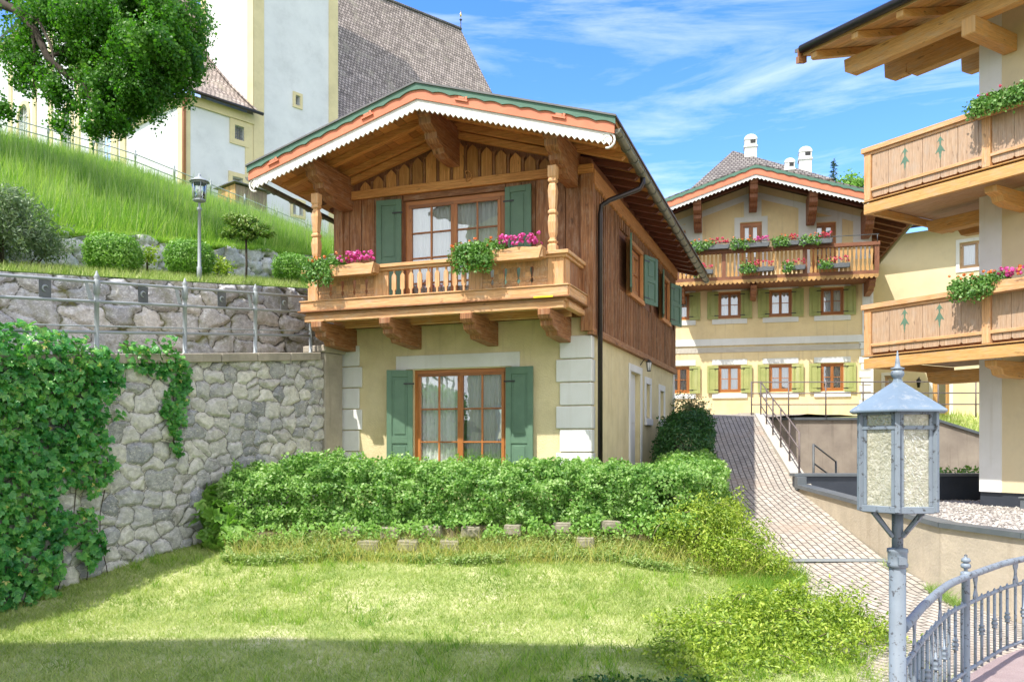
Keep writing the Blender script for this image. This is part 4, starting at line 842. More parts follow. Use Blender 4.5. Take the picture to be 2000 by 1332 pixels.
m = MB(); m.box(xL-.0, xL+.22, yF-.03, yF+.03, 2.63, 3.09, 2); bp(m, 'panel_board', 'pinew')
m = MB(); cut_panel(m, xL+.225, -3.72, 2.63, 3.09, yF-.012, yF+.018, [-4.62, -4.37, -4.12, -3.87]); bp(m, 'panel_board', 'pinew', 0)
m = MB(); m.box(-3.715, -3.42, yF-.02, yF+.02, 2.63, 3.09, 2); bp(m, 'panel_board', 'pinew')
m = MB(); m.box(-1.85, -1.60, yF-.02, yF+.02, 2.63, 3.09, 2); bp(m, 'panel_board', 'pinew')
m = MB(); cut_panel(m, -1.595, -.42, 2.63, 3.09, yF-.012, yF+.018, [-1.42, -1.18, -.94, -.70]); bp(m, 'panel_board', 'pinew', 0)
m = MB(); m.box(-.415, xR, yF-.03, yF+.03, 2.63, 3.09, 2); bp(m, 'panel_board', 'pinew')
for i in range(4):
    m = MB(); y0 = yF+.035+i*.265; m.box(xR-.02, xR+.02, y0+.004, y0+.26, 2.63, 3.09, 2); bp(m, 'panel_board', 'brownw' if i > 0 else 'pinew')
    m = MB(); m.box(xL-.02, xL+.02, y0+.004, y0+.26, 2.63, 3.09, 2); bp(m, 'panel_board', 'pinew')
for i in range(9):
    x = -3.30+i*.17; m = MB(); e = .045
    m.prism([(x-.02, 2.63), (x+.02, 2.63), (x+.02, 2.72), (x+e, 2.75), (x+e, 2.98), (x+.03, 3.01), (x+.018, 3.02), (x+.018, 3.09), (x-.018, 3.09), (x-.018, 3.02), (x-.03, 3.01), (x-e, 2.98), (x-e, 2.75), (x-.02, 2.72)], yF-.035, yF+.0, 'xz', 1); bp(m, 'baluster', 'pinew', .006)
for x in (-4.93, -.33):
    m = MB(); q = .10; rt = math.pi/4; k = 1.414
    pr = [(.075*k, 0), (.075*k, .10), (.05*k, .12), (.075*k, .16), (.05*k, .19), (.045*k, .22), (.062*k, .30), (.072*k, .48), (.062*k, .58), (.05*k, .60), (.07*k, .63), (.07*k, .66), (.05*k, .69), (.055*k, .72), (.072*k, 1.0), (.06*k, 1.10), (.045*k, 1.13), (.07*k, 1.16), (.07*k, 1.19), (.06*k, 1.21), (.075*k, 1.24), (.075*k, 1.42)]
    m.lathe(pr, x, yF, 3.20, 4, False, rt); bp(m, 'carved_post', 'pinew', .006)
small = [(-1.28, .10), (-1.24, .16), (-1.14, .18), (-1.12, .27), (-1.0, .31), (-.86, .33), (-.82, .40), (0, .44)]
for x in (-4.86, -3.44, -1.86, -.45): corbel('balcony_bracket', x, 2.238 if x > -4 else 2.238, -1.28, small, .22, 'brownw', BL, .01).location = (0, 0, 0)
# flower boxes on the chalet balcony
uxm, nm = wdir(-20.1, 1, 0), wdir(-20.1, 0, -1)
planter_flowers('flower_box', 'wooden flower box with trailing foliage on the left end of the chalet balcony rail', wpt(FM, 0, -1.26, 0), uxm, nm, -4.92, -3.55, 3.20, .42, ('orangef', 'pink'), 'pinew', 1.1, spread=(-1.05, .05))
planter_flowers('flower_box', 'wooden flower box with big magenta petunias on the right end of the chalet balcony rail', wpt(FM, 0, -1.26, 0), uxm, nm, -1.95, -.42, 3.24, .42, ('orangef', 'pink'), 'pinew', 1.3, spread=(-1.05, .1))

# ---------------- ochre house behind ----------------
FF = (12.42, 29.0, -14.2)
G2 = root('alpine_house', 'three storey ochre house with wide gable, flowered balcony and light green shutters', 'house', *FF, .9)
cx2, hw2, za2, sl2 = -3.9, 5.25, 9.42, .32
rz2 = lambda x: za2-sl2*abs(x-cx2)
cols = [(-6.76, -6.28), (-5.14, -4.36), (-3.39, -2.62), (-1.66, -.90)]
cols[0] = (-6.92, -6.16)
holes = [(a, b_, 4.47, 5.43) for a, b_ in cols]+[(a, b_, 1.81, 2.78) for a, b_ in cols]+[(-4.38, -3.64, 5.9, 7.86), (-1.94, -1.16, 5.9, 7.70), (-6.75, -6.1, 5.9, 7.72)]
m = MB().basis(O0, U, nF); m.panel(-7.8, 0, .5, 7.86, holes, .18); m.face([m.P(-7.8, 0, 7.86), m.P(0, 0, 7.86), m.P(0, 0, rz2(0)-.2), m.P(cx2, 0, za2-.2), m.P(-7.8, 0, rz2(-7.8)-.2)])
m.basis(O0, Y_, nS); m.panel(0, 10, .5, rz2(0)-.2); m.basis((-7.8, 0, 0), Y_, -nS); m.panel(0, 10, .5, rz2(0)-.2); m.basis((0, 10, 0), U, nF); m.panel(-7.8, 0, .5, 7.8)
m.build('wall', 'fstucco', G2)
for i, (a, b_) in enumerate(cols):
    for z0, z1 in ((4.47, 5.43), (1.81, 2.78)):
        window(G2, O0, U, nF, a, b_, z0, z1, 'frame', 2, 1, 2, .06, 1, .06)
        m = MB(); m.box(a-.22, b_+.22, -.025, -.002, z1+.03, z1+.22, 'n'); m.build('window_surround', 'white', G2); m = MB(); m.box(a-.22, b_+.22, -.05, -.002, z0-.20, z0-.03, 'n'); m.build('window_sill', 'white', G2)
        for sg, x in ((-1, a-.01), (1, b_+.01)):
            shutter(G2, (x, -.03, 0), (sg, 0, 0), (0, -1, 0), .38, z0-.02, z1+.0, 'lgreen', ((.1, .9),), 4, True)
for (a, b_, z1) in ((-4.38, -3.64, 7.86), (-1.94, -1.16, 7.70), (-6.75, -6.1, 7.72)):
    window(G2, O0, U, nF, a, b_, 5.9, z1, 'frame', 2, 1, 3, .09, 1, .06)
    m = MB(); m.box(a-.2, a-.01, -.025, -.002, 5.85, z1+.2, 'n'); m.box(b_+.01, b_+.2, -.025, -.002, 5.85, z1+.2, 'n'); m.box(a-.01, b_+.01, -.025, -.002, z1+.02, z1+.2, 'n'); m.build('window_surround', 'white', G2)
m = MB(); m.box(-7.8, .0, -.06, -.002, 3.50, 3.74, 'n'); m.build('string_course', 'white', G2)
m = MB()
m.box(-7.6, -.35, -.02, -.002, 3.25, 3.44, 'n')
i = 0; x = -7.6
while x < -.4: m.prism([(x, 3.25), (x+.06, 3.25), (x+.11, 3.44), (x+.05, 3.44)], -.03, -.0205, 'xz'); x += .13
m.build('frieze', 'kerb', G2)
m = MB(); m.box(-.02, .05, -.05, -.002, .5, 5.7, 'n'); 
for i in range(12): m.box(-.40 if i % 2 else -.34, .03, -.03, -.002, .52+i*.25, .74+i*.25, 'n')
m.box(-.30, .02, -.03, -.002, 3.75, 5.9, 'n'); m.build('quoin', 'white', G2)
# painted white bands below the gable
m = MB(); wd = .22
for s_, xe in ((-1, -7.8), (1, 0.)):
    z = lambda x: rz2(x)-.46
    m.prism([(cx2, z(cx2)-wd), (xe, z(xe)-wd), (xe, z(xe)), (cx2, z(cx2))], -.022, -.002, 'xz')
for x in (-6.0, -3.95, -2.1, -.3): m.box(x-.30, x+.30, -.021, -.003, rz2(x)-1.45 if abs(x-cx2) < .5 else rz2(x)-1.9, rz2(x)-.55, 'n')
m.build('painted_band', 'white', G2)
m = MB()
for s_ in (-1, 1):
    x1 = cx2+s_*hw2; m.prism([(cx2, za2-.02), (x1, rz2(x1)-.02), (x1, rz2(x1)-.12), (cx2, za2-.12)], -1.5, 10.5, 'xz', 1)
RO2 = m.build('roof', 'redbrown', G2)
def sub(mb, name, mat, par, bev=0, label=None):
    q = mb.build(name, mat, None, bev); q.parent = par
    if label: q['label'] = label
    return q
m = MB()
for s_ in (-1, 1):
    x1 = cx2+s_*(hw2+.05); m.prism([(cx2, za2+.03), (x1, rz2(x1)+.03), (x1, rz2(x1)-.018), (cx2, za2-.018)], -1.62, 10.6, 'xz', 1)
sub(m, 'roof_covering', 'shingle2', RO2)
kw = dict(hw=hw2, cx=cx2, za=za2, sl=sl2)
m = MB(); verge(m, .01, .13, -1.62, -1.59, .34, .03, **kw); sub(m, 'verge_board', 'vgreen', RO2, 0, 'green scalloped top verge board')
m = MB(); verge(m, .05, .32, -1.588, -1.56, 1.2, 0, **kw); sub(m, 'verge_board', 'orangep', RO2, 0, 'salmon middle verge board')
m = MB(); verge(m, .28, .47, -1.558, -1.53, .13, .05, **kw); sub(m, 'verge_board', 'whitep', RO2, 0, 'white toothed lower verge board')
for y in [-1.2, -.55]+[.1+.75*i for i in range(13)]:
    for s_ in (-1, 1):
        a, b_ = (0, hw2-.1) if y < 0 else (3.7, hw2-.1); z = lambda d: za2-sl2*d-.125; k = MB()
        k.prism([(cx2+s_*a, z(a)), (cx2+s_*b_, z(b_)), (cx2+s_*b_, z(b_)-.08), (cx2+s_*(b_-.1), z(b_-.1)-.15), (cx2+s_*a, z(a)-.16)], y-.07, y+.07, 'xz', 0); sub(k, 'rafter', 'redbrown', RO2)
for x, dz in ((-3.95, 1.), (-2.02, 1.), (-5.85, 1.), (-.22, 1.)):
    corbel('purlin_end', x, rz2(x)-.30, -1.45, [(a, b_*1.25) for a, b_ in big_st], .27, 'brown', G2)
for s_ in (1, -1):
    xg = cx2+s_*(hw2+.06); m = MB(); m.tube([(xg, -1.6, rz2(cx2+hw2)-.06), (xg, 10.5, rz2(cx2+hw2)-.12)], .075, 8); m.build('gutter', 'zinc', G2)
# balcony of the ochre house
m = MB(); m.box(-6.6, -.0, -1.35, -.0, 5.50, 5.58, 0); BL2 = m.build('balcony', 'brown', G2)
m = MB(); m.box(-6.65, .04, -1.42, -1.22, 6.52, 6.64); m.box(-.06, .04, -1.21, -.03, 6.52, 6.64); sub(m, 'handrail', 'brown', BL2)
m = MB(); m.box(-6.6, .0, -1.40, -1.30, 5.58, 5.70); sub(m, 'floor_beam', 'brown', BL2)
m = MB(); n_ = 44
for i in range(n_): a = -6.6+i*.15; m.prism([(a, 5.58), (a+.15, 5.58), (a+.15, 5.50), (a+.10, 5.44), (a+.05, 5.44), (a, 5.50)], -1.41, -1.402, 'xz')
sub(m, 'skirt_board', 'yellowwood', BL2)
for x in (-6.55, -4.95, -2.3, -.05): k = MB(); k.box(x-.07, x+.07, -1.39, -1.27, 5.7, 6.52, 2); sub(k, 'post', 'brown', BL2)
x = -6.42
while x < -.12:
    if min(abs(x-p) for p in (-6.55, -4.95, -2.3, -.05)) > .1:
        k = MB(); k.prism([(x-.035, 5.70), (x+.035, 5.70), (x+.05, 5.80), (x+.02, 5.95), (x+.032, 6.15), (x+.045, 6.40), (x+.03, 6.52), (x-.03, 6.52), (x-.045, 6.40), (x-.032, 6.15), (x-.02, 5.95), (x-.05, 5.80)], -1.36, -1.33, 'xz', 1); sub(k, 'baluster', 'yellowwood', BL2)
    x += .135
for x in (-.16, -3.95, -6.4): corbel('balcony_bracket', x, 5.49, -1.2, small, .2, 'brown', BL2).location = (0, 0, 0)
m = MB(); m.tube([(-6.6, -1.45, 6.86), (.0, -1.45, 6.86)], .015, 6); [m.tube([(xx, -1.42, 6.62), (xx, -1.45, 6.86)], .012, 5) for xx in (-6.5, -4.8, -3, -1.5, -.05)]; sub(m, 'flower_rail', 'darkmetal', BL2)
ux2, n2 = wdir(-14.2, 1, 0), wdir(-14.2, 0, -1)
NM = ['far left', 'left middle', 'right middle', 'far right']
for i, (x0, x1, cc) in enumerate(((-6.15, -4.75, 'red'), (-4.70, -3.45, 'pink'), (-3.35, -2.5, 'red'), (-2.45, -1.45, 'red'))):
    planter_flowers('flower_box', 'hanging geranium box on the ochre house rail, %s of the four on top' % NM[i], wpt(FF, 0, -1.43, 0), ux2, n2, x0, x1, 6.78, .25, ('orangef', cc), 'darkmetal', .55, 'geranium boxes on the ochre house balcony', .15, .18, True, (-1, .25), 'flower box', 0, .075)
for i, (x0, x1) in enumerate(((-6.0, -5.3), (-4.4, -3.3), (-3.0, -2.3), (-1.9, -.9))):
    planter_flowers('flower_box', 'small flower box low against the ochre house balusters, %s of the four below' % NM[i], wpt(FF, 0, -1.42, 0), ux2, n2, x0, x1, 5.95, .25, ('red', 'red'), 'darkmetal', .55, 'geranium boxes on the ochre house balcony', .15, .18, True, (-1, -.1), 'flower box', 0, .075)

# ---------------- hipped house and chimneys behind ----------------
HH = (10.9, 42.3, -14.2)
r = root('hipped_house', 'house with steep grey shingled hipped roof and white chimneys behind the ochre house', 'house', *HH, 1.0)
ap = (0.25, 3.0, 15.7); ev = 12.85
m = MB(); e0, e1, y0, y1 = -1.9, 5.0, -.2, 9.0; a2 = (1.2, 6.5, 15.8)
P_ = [m.P(e0, y0, ev), m.P(e1, y0, ev), m.P(e1, y1, ev), m.P(e0, y1, ev)]; A1, A2 = m.P(*ap), m.P(*a2)
m.face([P_[0], P_[1], A2, A1]); m.face([P_[3], P_[0], A1]); m.face([P_[1], P_[2], A2]); m.face([P_[2], P_[3], A1, A2]); m.build('roof', 'shingle2', r)
m = MB().basis(O0, U, nF); m.panel(-1.4, 4.9, 1.0, 12.95); m.basis((-1.4, 0, 0), Y_, -nS); m.panel(0, 8.5, 1, 12.95); m.basis((4.9, 0, 0), Y_, nS); m.panel(0, 8.5, 1, 12.95); m.build('wall', 'cream', r)
for (x, y, zb_, zt_, w_) in ((1.15, 2.6, 14.6, 16.2, .62), (3.8, 1.6, 13.6, 15.0, .6), (3.0, 1.0, 13.3, 14.35, .48)):
    k = MB(); h_ = w_/2; k.box(x-h_, x+h_, y-h_, y+h_, zb_, zt_-.22, 'n'); k.box(x-h_-.05, x+h_+.05, y-h_-.05, y+h_+.05, zt_-.62, zt_-.55, 'n')
    q = k.build('chimney', 'white', r, .01); arc = [(x+h_*1.1*math.cos(a), zt_-.22+h_*.9*math.sin(a)) for a in [math.pi*j/8 for j in range(9)]]
    k = MB(); k.prism(arc, y-h_*1.1, y+h_*1.1, 'xz'); k = k.build('chimney_cap', 'white'); k.parent = q
    k = MB(); k.box(x-.02, x+h_*.8, y-h_-.012, y-h_-.002, zt_-.42, zt_-.24, 'n'); k = k.build('flue_opening', 'black'); k.parent = q

# ---------------- cream building ----------------
CF = (15.4, 36, -40)
r = root('cream_building', 'plain cream building partly hidden between the ochre house and the balconies', 'building', *CF, .3)
m = MB().basis(O0, U, nF); m.panel(-3, 12, .2, 8.75, [(3.42, 4.62, 6.98, 8.04), (.55, 1.15, 1.9, 2.85), (2.42, 3.05, 1.1, 2.72)], .2)
m.basis((-3, 0, 0), Y_, -nS); m.panel(0, 9, .2, 8.75); m.build('wall', 'cream', r)
window(r, O0, U, nF, 3.42, 4.62, 6.98, 8.04, 'palewood', 2, 1, 1, .07, 2, .08)
window(r, O0, U, nF, .55, 1.15, 1.9, 2.85, 'palewood', 1, 1, 1, .07, 0, .08)
window(r, O0, U, nF, 2.42, 3.05, 1.1, 2.72, 'yellowwood', 1, 1, 1, .09, 0, .08, None, 'door')
for (a, b_, c, d_) in ((3.42, 4.62, 6.98, 8.04), (.55, 1.15, 1.9, 2.85), (2.42, 3.05, 1.1, 2.72)):
    m = MB(); wd = .13; m.box(a-wd, b_+wd, -.03, -.002, d_, d_+wd, 'n'); m.box(a-wd, a, -.03, -.002, c, d_, 'n'); m.box(b_, b_+wd, -.03, -.002, c, d_, 'n'); m.box(a-wd, b_+wd, -.04, -.002, c-wd, c, 'n'); m.build('window_surround', 'white', r)
m = MB(); m.prism([(-1.2, 8.62), (-1.2, 8.80), (3.6, 11.6), (9, 8.8), (9, 8.62)], -3.4, 12, 'yz', None) if False else None
m.basis(O0, U, Y_); m.prism([(-.9, 8.72), (4.5, 11.0), (4.5, 11.12), (-.9, 8.84)], -3.6, 12.5, 'yz', None); m.build('roof', 'roofsheet', r)
m = MB(); m.tube([(-3.6, -.98, 8.78), (12.5, -.98, 8.78)], .08, 8); m.build('gutter', 'gutter', r)
m = MB(); m.tube([(1.94, -.02, 2.62), (1.94, -.14, 2.72), (1.94, -.22, 2.66)], .015, 6); m.lathe([(.05, 0), (.09, .28), (.11, .29), (.02, .38)], 1.94, -.22, 2.28, 6); m.build('wall_lamp', 'black', r)

# ---------------- house with balconies on the right ----------------
FR = (9.2, 16.5, -58.7)
RR = root('balcony_house', 'yellow house with carved wooden balconies and projecting roof beams at the right edge', 'house', *FR, -1.25)
def lean(z): return 0.0
m = MB().basis(O0, U, nF); m.panel(0, 9, -.95, 8.7); m.basis(O0, Y_, -nS); m.panel(0, 8, -.95, 8.7); m.build('wall', 'rstucco', RR)
m = MB(); m.prism([(0, 8.7), (8, 8.7), (8, 11.0)], .0, .02, 'yz'); m.build('gable_wall', 'rstucco', RR)
m = MB(); m.box(-.012, .42, -.014, .35, -.95, 8.65, 'n'); m.build('corner_band', 'white', RR)
m = MB(); m.box(-.02, 9, .04, .2, -1.35, -.952, 'n'); m.box(-.0, .02, .2, 8, -1.35, -.952, 'n'); m.build('plinth', 'anthracite', RR)
m = MB(); m.box(.9, 4, -.28, .03, -1.24, -1.03, 'n'); m.box(.88, 4.02, -.31, .035, -1.028, -1.0, 'n'); m.build('plinth_box', 'capmetal', RR, .006)
def right_balcony(zt_, zb_, lab):
    k = MB(); k.box(-1.50, 8, -1.36, .0, zb_+.10, zb_+.16, 0); k.box(-1.50, -.0, .002, 1.6, zb_+.10, zb_+.16, 0); BR = k.build('balcony', 'palewood', RR); BR['label'] = lab
    k = MB(); k.box(-1.62, 8, -1.46, -1.30, zt_-.10, zt_+.0); k.box(-1.58, 8, -1.42, -1.33, zt_-.16, zt_-.102); sub(k, 'handrail', 'pinew', BR, .006)
    k = MB(); k.box(-1.62, -1.46, -1.298, 1.6, zt_-.10, zt_, 1); sub(k, 'handrail', 'pinew', BR, .006)
    k = MB(); k.box(-1.58, 8, -1.42, -1.34, zb_-.08, zb_+.13); k.box(-1.60, 8, -1.44, -1.33, zb_+.165, zb_+.185); sub(k, 'floor_beam', 'yellowwood', BR, .006)
    k = MB(); k.box(-1.56, -1.48, -1.33, 1.6, zb_-.06, zb_+.09, 1); sub(k, 'floor_beam', 'yellowwood', BR, .006)
    k = MB(); k.box(-1.44, 8, -1.335, -1.32, zb_+.162, zb_+.37, 0); sub(k, 'kick_board', 'brown', BR)
    k = MB(); k.box(-1.44, 8, -1.43, -1.41, zb_+.36, zb_+.42); sub(k, 'lower_rail', 'pinew', BR, .006)
    for x in (-1.5, .90, 3.6): k = MB(); k.box(x-.06, x+.09, -1.44, -1.34, zb_+.19, zt_-.165, 2); sub(k, 'post', 'pinew', BR, .006)
    x = -1.40
    for i in range(16):
        wd = .33+.09*random.random(); 
        if x+wd > .83 and x < .85: wd = max(.05, .835-x)
        tree_cut = i in (1, 3)
        z0, z1 = zb_+.235, zt_-.165
        k = MB(); k.prism([(x+.004, z0+.03), (x+.03, z0), (x+wd-.03, z0), (x+wd-.004, z0+.03), (x+wd-.004, z1), (x+.004, z1)], -1.40, -1.37, 'xz', 1); sub(k, 'panel_board', 'palewood', BR, .003)
        if i in (1, 3):
            zc = z0+.48; xx = x+wd; k = MB(); S = 1.15
            for (za_, hh_, ww) in ((.20, .11, .062), (.0, .17, .085)):
                k.prism([(xx-ww*S, zc+za_), (xx-ww*.35*S, zc+za_+.03), (xx-.012, zc+za_-.05), (xx+.012, zc+za_-.05), (xx+ww*.35*S, zc+za_+.03), (xx+ww*S, zc+za_), (xx+ww*.4*S, zc+za_+hh_*.6), (xx, zc+za_+hh_)], -1.4035, -1.4015, 'xz')
            k.prism([(xx-.02, zc-.05), (xx, zc-.15), (xx+.02, zc-.05)], -1.4035, -1.4015, 'xz')
            sub(k, 'tree_cutout', 'green', BR)
        x += wd
        if .83 < x < .99: x = 1.0
        if x > 3.4 and x < 3.7: x = 3.7
    for j in range(4):
        k = MB(); k.box(-1.54, -1.51, -1.3+j*.7, -.62+j*.7, zb_+.2, zt_-.165, 2); sub(k, 'panel_board', 'palewood', BR, .003)
    # beams below
    k = MB(); k.prism([(-1.2, zb_-.10), (-1.15, zb_-.30), (-1.0, zb_-.36), (-.2, zb_-.36), (.0, zb_-.36), (.0, zb_-.10)], .10, .36, 'xz', 0); sub(k, 'floor_joist', 'yellowwood', BR, .01)
    k = MB(); k.prism([(-1.2, zb_-.085), (-1.1, zb_-.26), (0, zb_-.30), (.0, zb_-.085)], 1.2, 1.42, 'xz', 0); sub(k, 'floor_joist', 'yellowwood', BR, .01)
    for xx in (.75, 3.3):
        k = MB(); k.prism([(-1.2, zb_-.085), (-1.18, zb_-.2), (-1.0, zb_-.24), (-.95, zb_-.34), (-.75, zb_-.38), (0, zb_-.38), (0, zb_-.085)], xx, xx+.22, 'yz', 0); sub(k, 'floor_joist', 'yellowwood', BR, .01)
    return BR
right_balcony(5.98, 4.72, 'upper balcony'); right_balcony(2.80, 1.58, 'lower balcony')
ux3, n3 = wdir(-58.7, 1, 0), wdir(-58.7, 0, -1)
planter_flowers('flower_box', 'wooden flower box with few pink blooms on the upper balcony of the right house', wpt(FR, 0, -1.44, 0), ux3, n3, .72, 2.4, 5.98, .3, ('red', 'red'), 'pinew', 1.2, 'flower boxes on the right house', spread=(-.95, .9))
planter_flowers('flower_box', 'wooden flower box with orange and magenta blooms on the lower balcony of the right house', wpt(FR, 0, -1.44, 0), ux3, n3, .50, 2.4, 2.82, .3, ('orangef', 'pink'), 'pinew', 1.3, 'flower boxes on the right house', spread=(-1.1, -.1))
# roof of the right house
sf = lambda y: 8.14+.30*(y+2.0)
m = MB(); [m.prism([(-2.0+.2*i, sf(-2.0+.2*i)+.003*(i%3)), (-1.806+.2*i, sf(-1.806+.2*i)+.003*(i%3)), (-1.806+.2*i, sf(-1.806+.2*i)+.12), (-2.0+.2*i, sf(-2.0+.2*i)+.12)], -2.62, 9, 'xz' if False else 'yz', None) for i in range(45)]; RO3 = m.build('roof', 'yellowwood', RR)
m = MB(); m.prism([(-2.1, sf(-2.1)+.125), (7, sf(7)+.125), (7, sf(7)+.2), (-2.1, sf(-2.1)+.2)], -2.75, 9, 'yz', 0); sub(m, 'roof_covering', 'roofsheet', RO3)
m = MB(); m.prism([(-2.12, sf(-2.12)-.0), (7, sf(7)-.0), (7, sf(7)+.16), (-2.12, sf(-2.12)+.16)], -2.66, -2.63, 'yz', 0); m.prism([(-2.14, sf(-2.1)-.14), (-1.9, sf(-1.9)-.14), (-1.9, sf(-1.9)-.0), (-2.14, sf(-2.1)-.0)], -2.68, -2.60, 'yz', 0); sub(m, 'verge_board', 'brownw', RO3)
m = MB(); m.tube([(-2.6, -2.08, 8.26), (9, -2.08, 8.22)], .085, 10); m.build('gutter', 'gutter', RR)
for x in [-2.45+.98*i for i in range(8)]:
    k = MB(); k.prism([(-1.96, sf(-1.96)-.004), (-1.96, sf(-1.96)-.12), (-1.9, sf(-1.9)-.16), (6.5, sf(6.5)-.16), (6.5, sf(6.5)-.004)], x, x+.15, 'yz', 0); sub(k, 'rafter', 'yellowwood', RO3, .006)
k = MB(); k.prism([(-2.22, 8.10), (9, 8.10), (9, 7.74), (-2.05, 7.74), (-2.2, 7.84)], -1.2, -1.0, 'xz', 0); sub(k, 'purlin', 'yellowwood', RO3, .01)
for y0, zt_, dp in ((-.0, 8.44, .62), (2.9, 9.32, .70), (5.6, 10.1, .7)):
    k = MB(); k.prism([(-2.1, zt_), (.0, zt_), (.0, zt_-dp-.04), (-1.45, zt_-dp-.04), (-1.55, zt_-dp+.04), (-1.56, zt_-dp+.16), (-1.58, zt_-dp+.04), (-1.95, zt_-dp+.04), (-2.08, zt_-dp+.12)], y0-.02, y0+.2, 'xz', 0); sub(k, 'purlin', 'yellowwood', RO3, .01)
for x in (.45, 3.6): k = MB(); k.box(x, x+.26, -1.42, .0, 7.42, 7.738, 1); sub(k, 'bracket_beam', 'yellowwood', RO3, .015)
m = MB(); m.box(.0, 9, .0-.02, .02, 8.3, 8.9, 'n'); m.build('wall_plate', 'rstucco', RR)

# ---------------- concrete works beside the ramp ----------------
capL = [(6.11, 18.0, -.88), (6.34, 12.4, -1.17), (6.68, 10.96, -1.17), (8.4, 6.0, -1.17)]
r = root('concrete_wall', 'low beige rendered wall with grey metal cap beside the brick ramp', 'wall', 6.34, 12.4, 0, -2.6)
m = MB(); 
for (a, b_) in zip(capL, capL[1:]):
    A_ = [Vector((a[0]-6.34, a[1]-12.4, 0)), Vector((b_[0]-6.34, b_[1]-12.4, 0))]; nn = Vector((-(A_[1]-A_[0]).y, (A_[1]-A_[0]).x, 0)).normalized()
    m.face([A_[0]+Z_*-2.7, A_[1]+Z_*-2.7, A_[1]+Z_*(b_[2]-.06), A_[0]+Z_*(a[2]-.06)])
wq = m.build('wall_body', 'pconcrete', r)
m = MB()
for (a, b_) in zip(capL, capL[1:]):
    d = (Vector(b_)-Vector(a)); nn = Vector((-d.y, d.x, 0)).normalized(); a0 = Vector(a)-Vector((6.34, 12.4, 0)); b0 = Vector(b_)-Vector((6.34, 12.4, 0)); o_ = -nn*.05; i_ = nn*.24
    q = [a0+o_, b0+o_, b0+i_, a0+i_]; m.face(q); m.face([v-Z_*.075 for v in q][::-1]); m.face([q[0], q[1], q[1]-Z_*.075, q[0]-Z_*.075]); m.face([q[2], q[3], q[3]-Z_*.09, q[2]-Z_*.09])
m.build('cap', 'capmetal', r)
m = MB(); m.face([m.P(6.2, 18.05, -1.24), m.P(6.5, 12.4, -1.24), m.P(6.85, 10.9, -1.24), m.P(8.6, 6.0, -1.24), m.P(15, 6, -1.24), m.P(15, 18.05, -1.24)])
tagit(m.build('flat_roof', 'gravel'), 'gravel covered flat roof behind the metal cap', kind='structure')
# loose pebbles
n = 15000; x = rng.uniform(6.4, 11, n); y = rng.uniform(9.5, 18, n); k = x > np.interp(y, [6, 10.96, 12.4, 18], [8.6, 6.98, 6.62, 6.35])+.02; x, y = x[k], y[k]; n = len(x)
O8 = np.array([[1, 0, 0], [0, 1, 0], [-1, 0, 0], [0, -1, 0], [0, 0, .8], [0, 0, -.5]]); FO = np.array([[0, 1, 4], [1, 2, 4], [2, 3, 4], [3, 0, 4]])
an = rng.random(n)*6.28; s1 = .018+.022*rng.random(n); s2 = s1*(.6+.5*rng.random(n)); V = O8[None]*np.stack([s1, s2, s2*.8], 1)[:, None]; V = V+rng.normal(size=V.shape)*.003
c, s_ = np.cos(an)[:, None], np.sin(an)[:, None]; V = np.stack([V[..., 0]*c-V[..., 1]*s_+x[:, None], V[..., 0]*s_+V[..., 1]*c+y[:, None], V[..., 2]-1.235+.01*rng.random(n)[:, None]], -1).reshape(-1, 3)
F = (FO[None]+np.arange(n)[:, None, None]*6).reshape(-1, 3); tagit(npmesh('gravel', V, F, 'pebble'), 'loose grey and white pebbles on the flat roof', 'gravel', None, 'stuff')
r = root('parapet', 'dark anthracite metal parapet at the back of the gravel roof', 'parapet', 6.11, 18.0, 0, -1.4)
m = MB(); m.box(.0, 9, .05, .30, -1.4, -.72, 'n'); m.build('upstand', 'anthracite', r)
m = MB(); m.box(-.05, 9, .0, .36, -.718, -.655, 0); m.build('cap', 'capmetal', r, .006)
m = MB(); m.box(-.04, .16, -.14, .048, -1.0, -.72, 'n'); m.build('end_block', 'capmetal', r, .006)
m = MB(); m.box(6.2, 20, 18.3, 31, -2.6, -2.5, 'n'); tagit(m.build('courtyard', 'concrete'), 'sunken yard behind the parapet', kind='structure')
r = root('terrace_wall', 'brownish shuttered concrete wall below the terrace of the ochre house', 'retaining wall', 7.4, 26.4, -2, -2.5)
m = MB().basis(O0, U, nF); 
m.face([m.P(0, 0, -2.5), m.P(14, 0, -2.5), m.P(14, 0, -1.5), m.P(8.6, 0, -.2), m.P(6.0, 0, .66), m.P(5.6, 0, .72), m.P(0, 0, .72)]); m.build('wall_body', 'concrete', r)
m = MB(); m.prism([(0, .722), (5.7, .722), (8.6, -.198), (14, -1.5), (14, -1.42), (8.6, -.12), (5.72, .80), (0, .80)], -.06, .3, 'xz', None); m.build('cap', 'capmetal', r)
m = MB(); m.prism([(-.2, .60), (-.2, .95), (.3, .95), (.3, .60)], -.02, .6, 'xz'); m.build('end_block', 'kerb', r)
Am = [(7.4+i*.5, 26.7-i*.017, float(np.interp(i*.5, [0, 5.7, 8.6, 14], [.80, .78, -.14, -1.4]))) for i in range(30)]; Bm = [(a[0]+.5, 34.0, 1.15) for a in Am]
ruled('grass_slope', Am, Bm, 'turf', 5, 'grassy slope between the terrace wall and the cream building')
n = 9000; i = rng.integers(0, 29, n); v = rng.random(n)[:, None]; P = np.array(Am)[i]*(1-v)+np.array(Bm)[i]*v; P = P+np.stack([rng.random(n)*.5, 0*i, 0*i], 1)
tagit(blades('slope_grass', P[(P[:, 0] > 12.5)], .22, .03, 'blade', .4), 'short grass on the slope beside the cream building', 'grass', None, 'stuff')
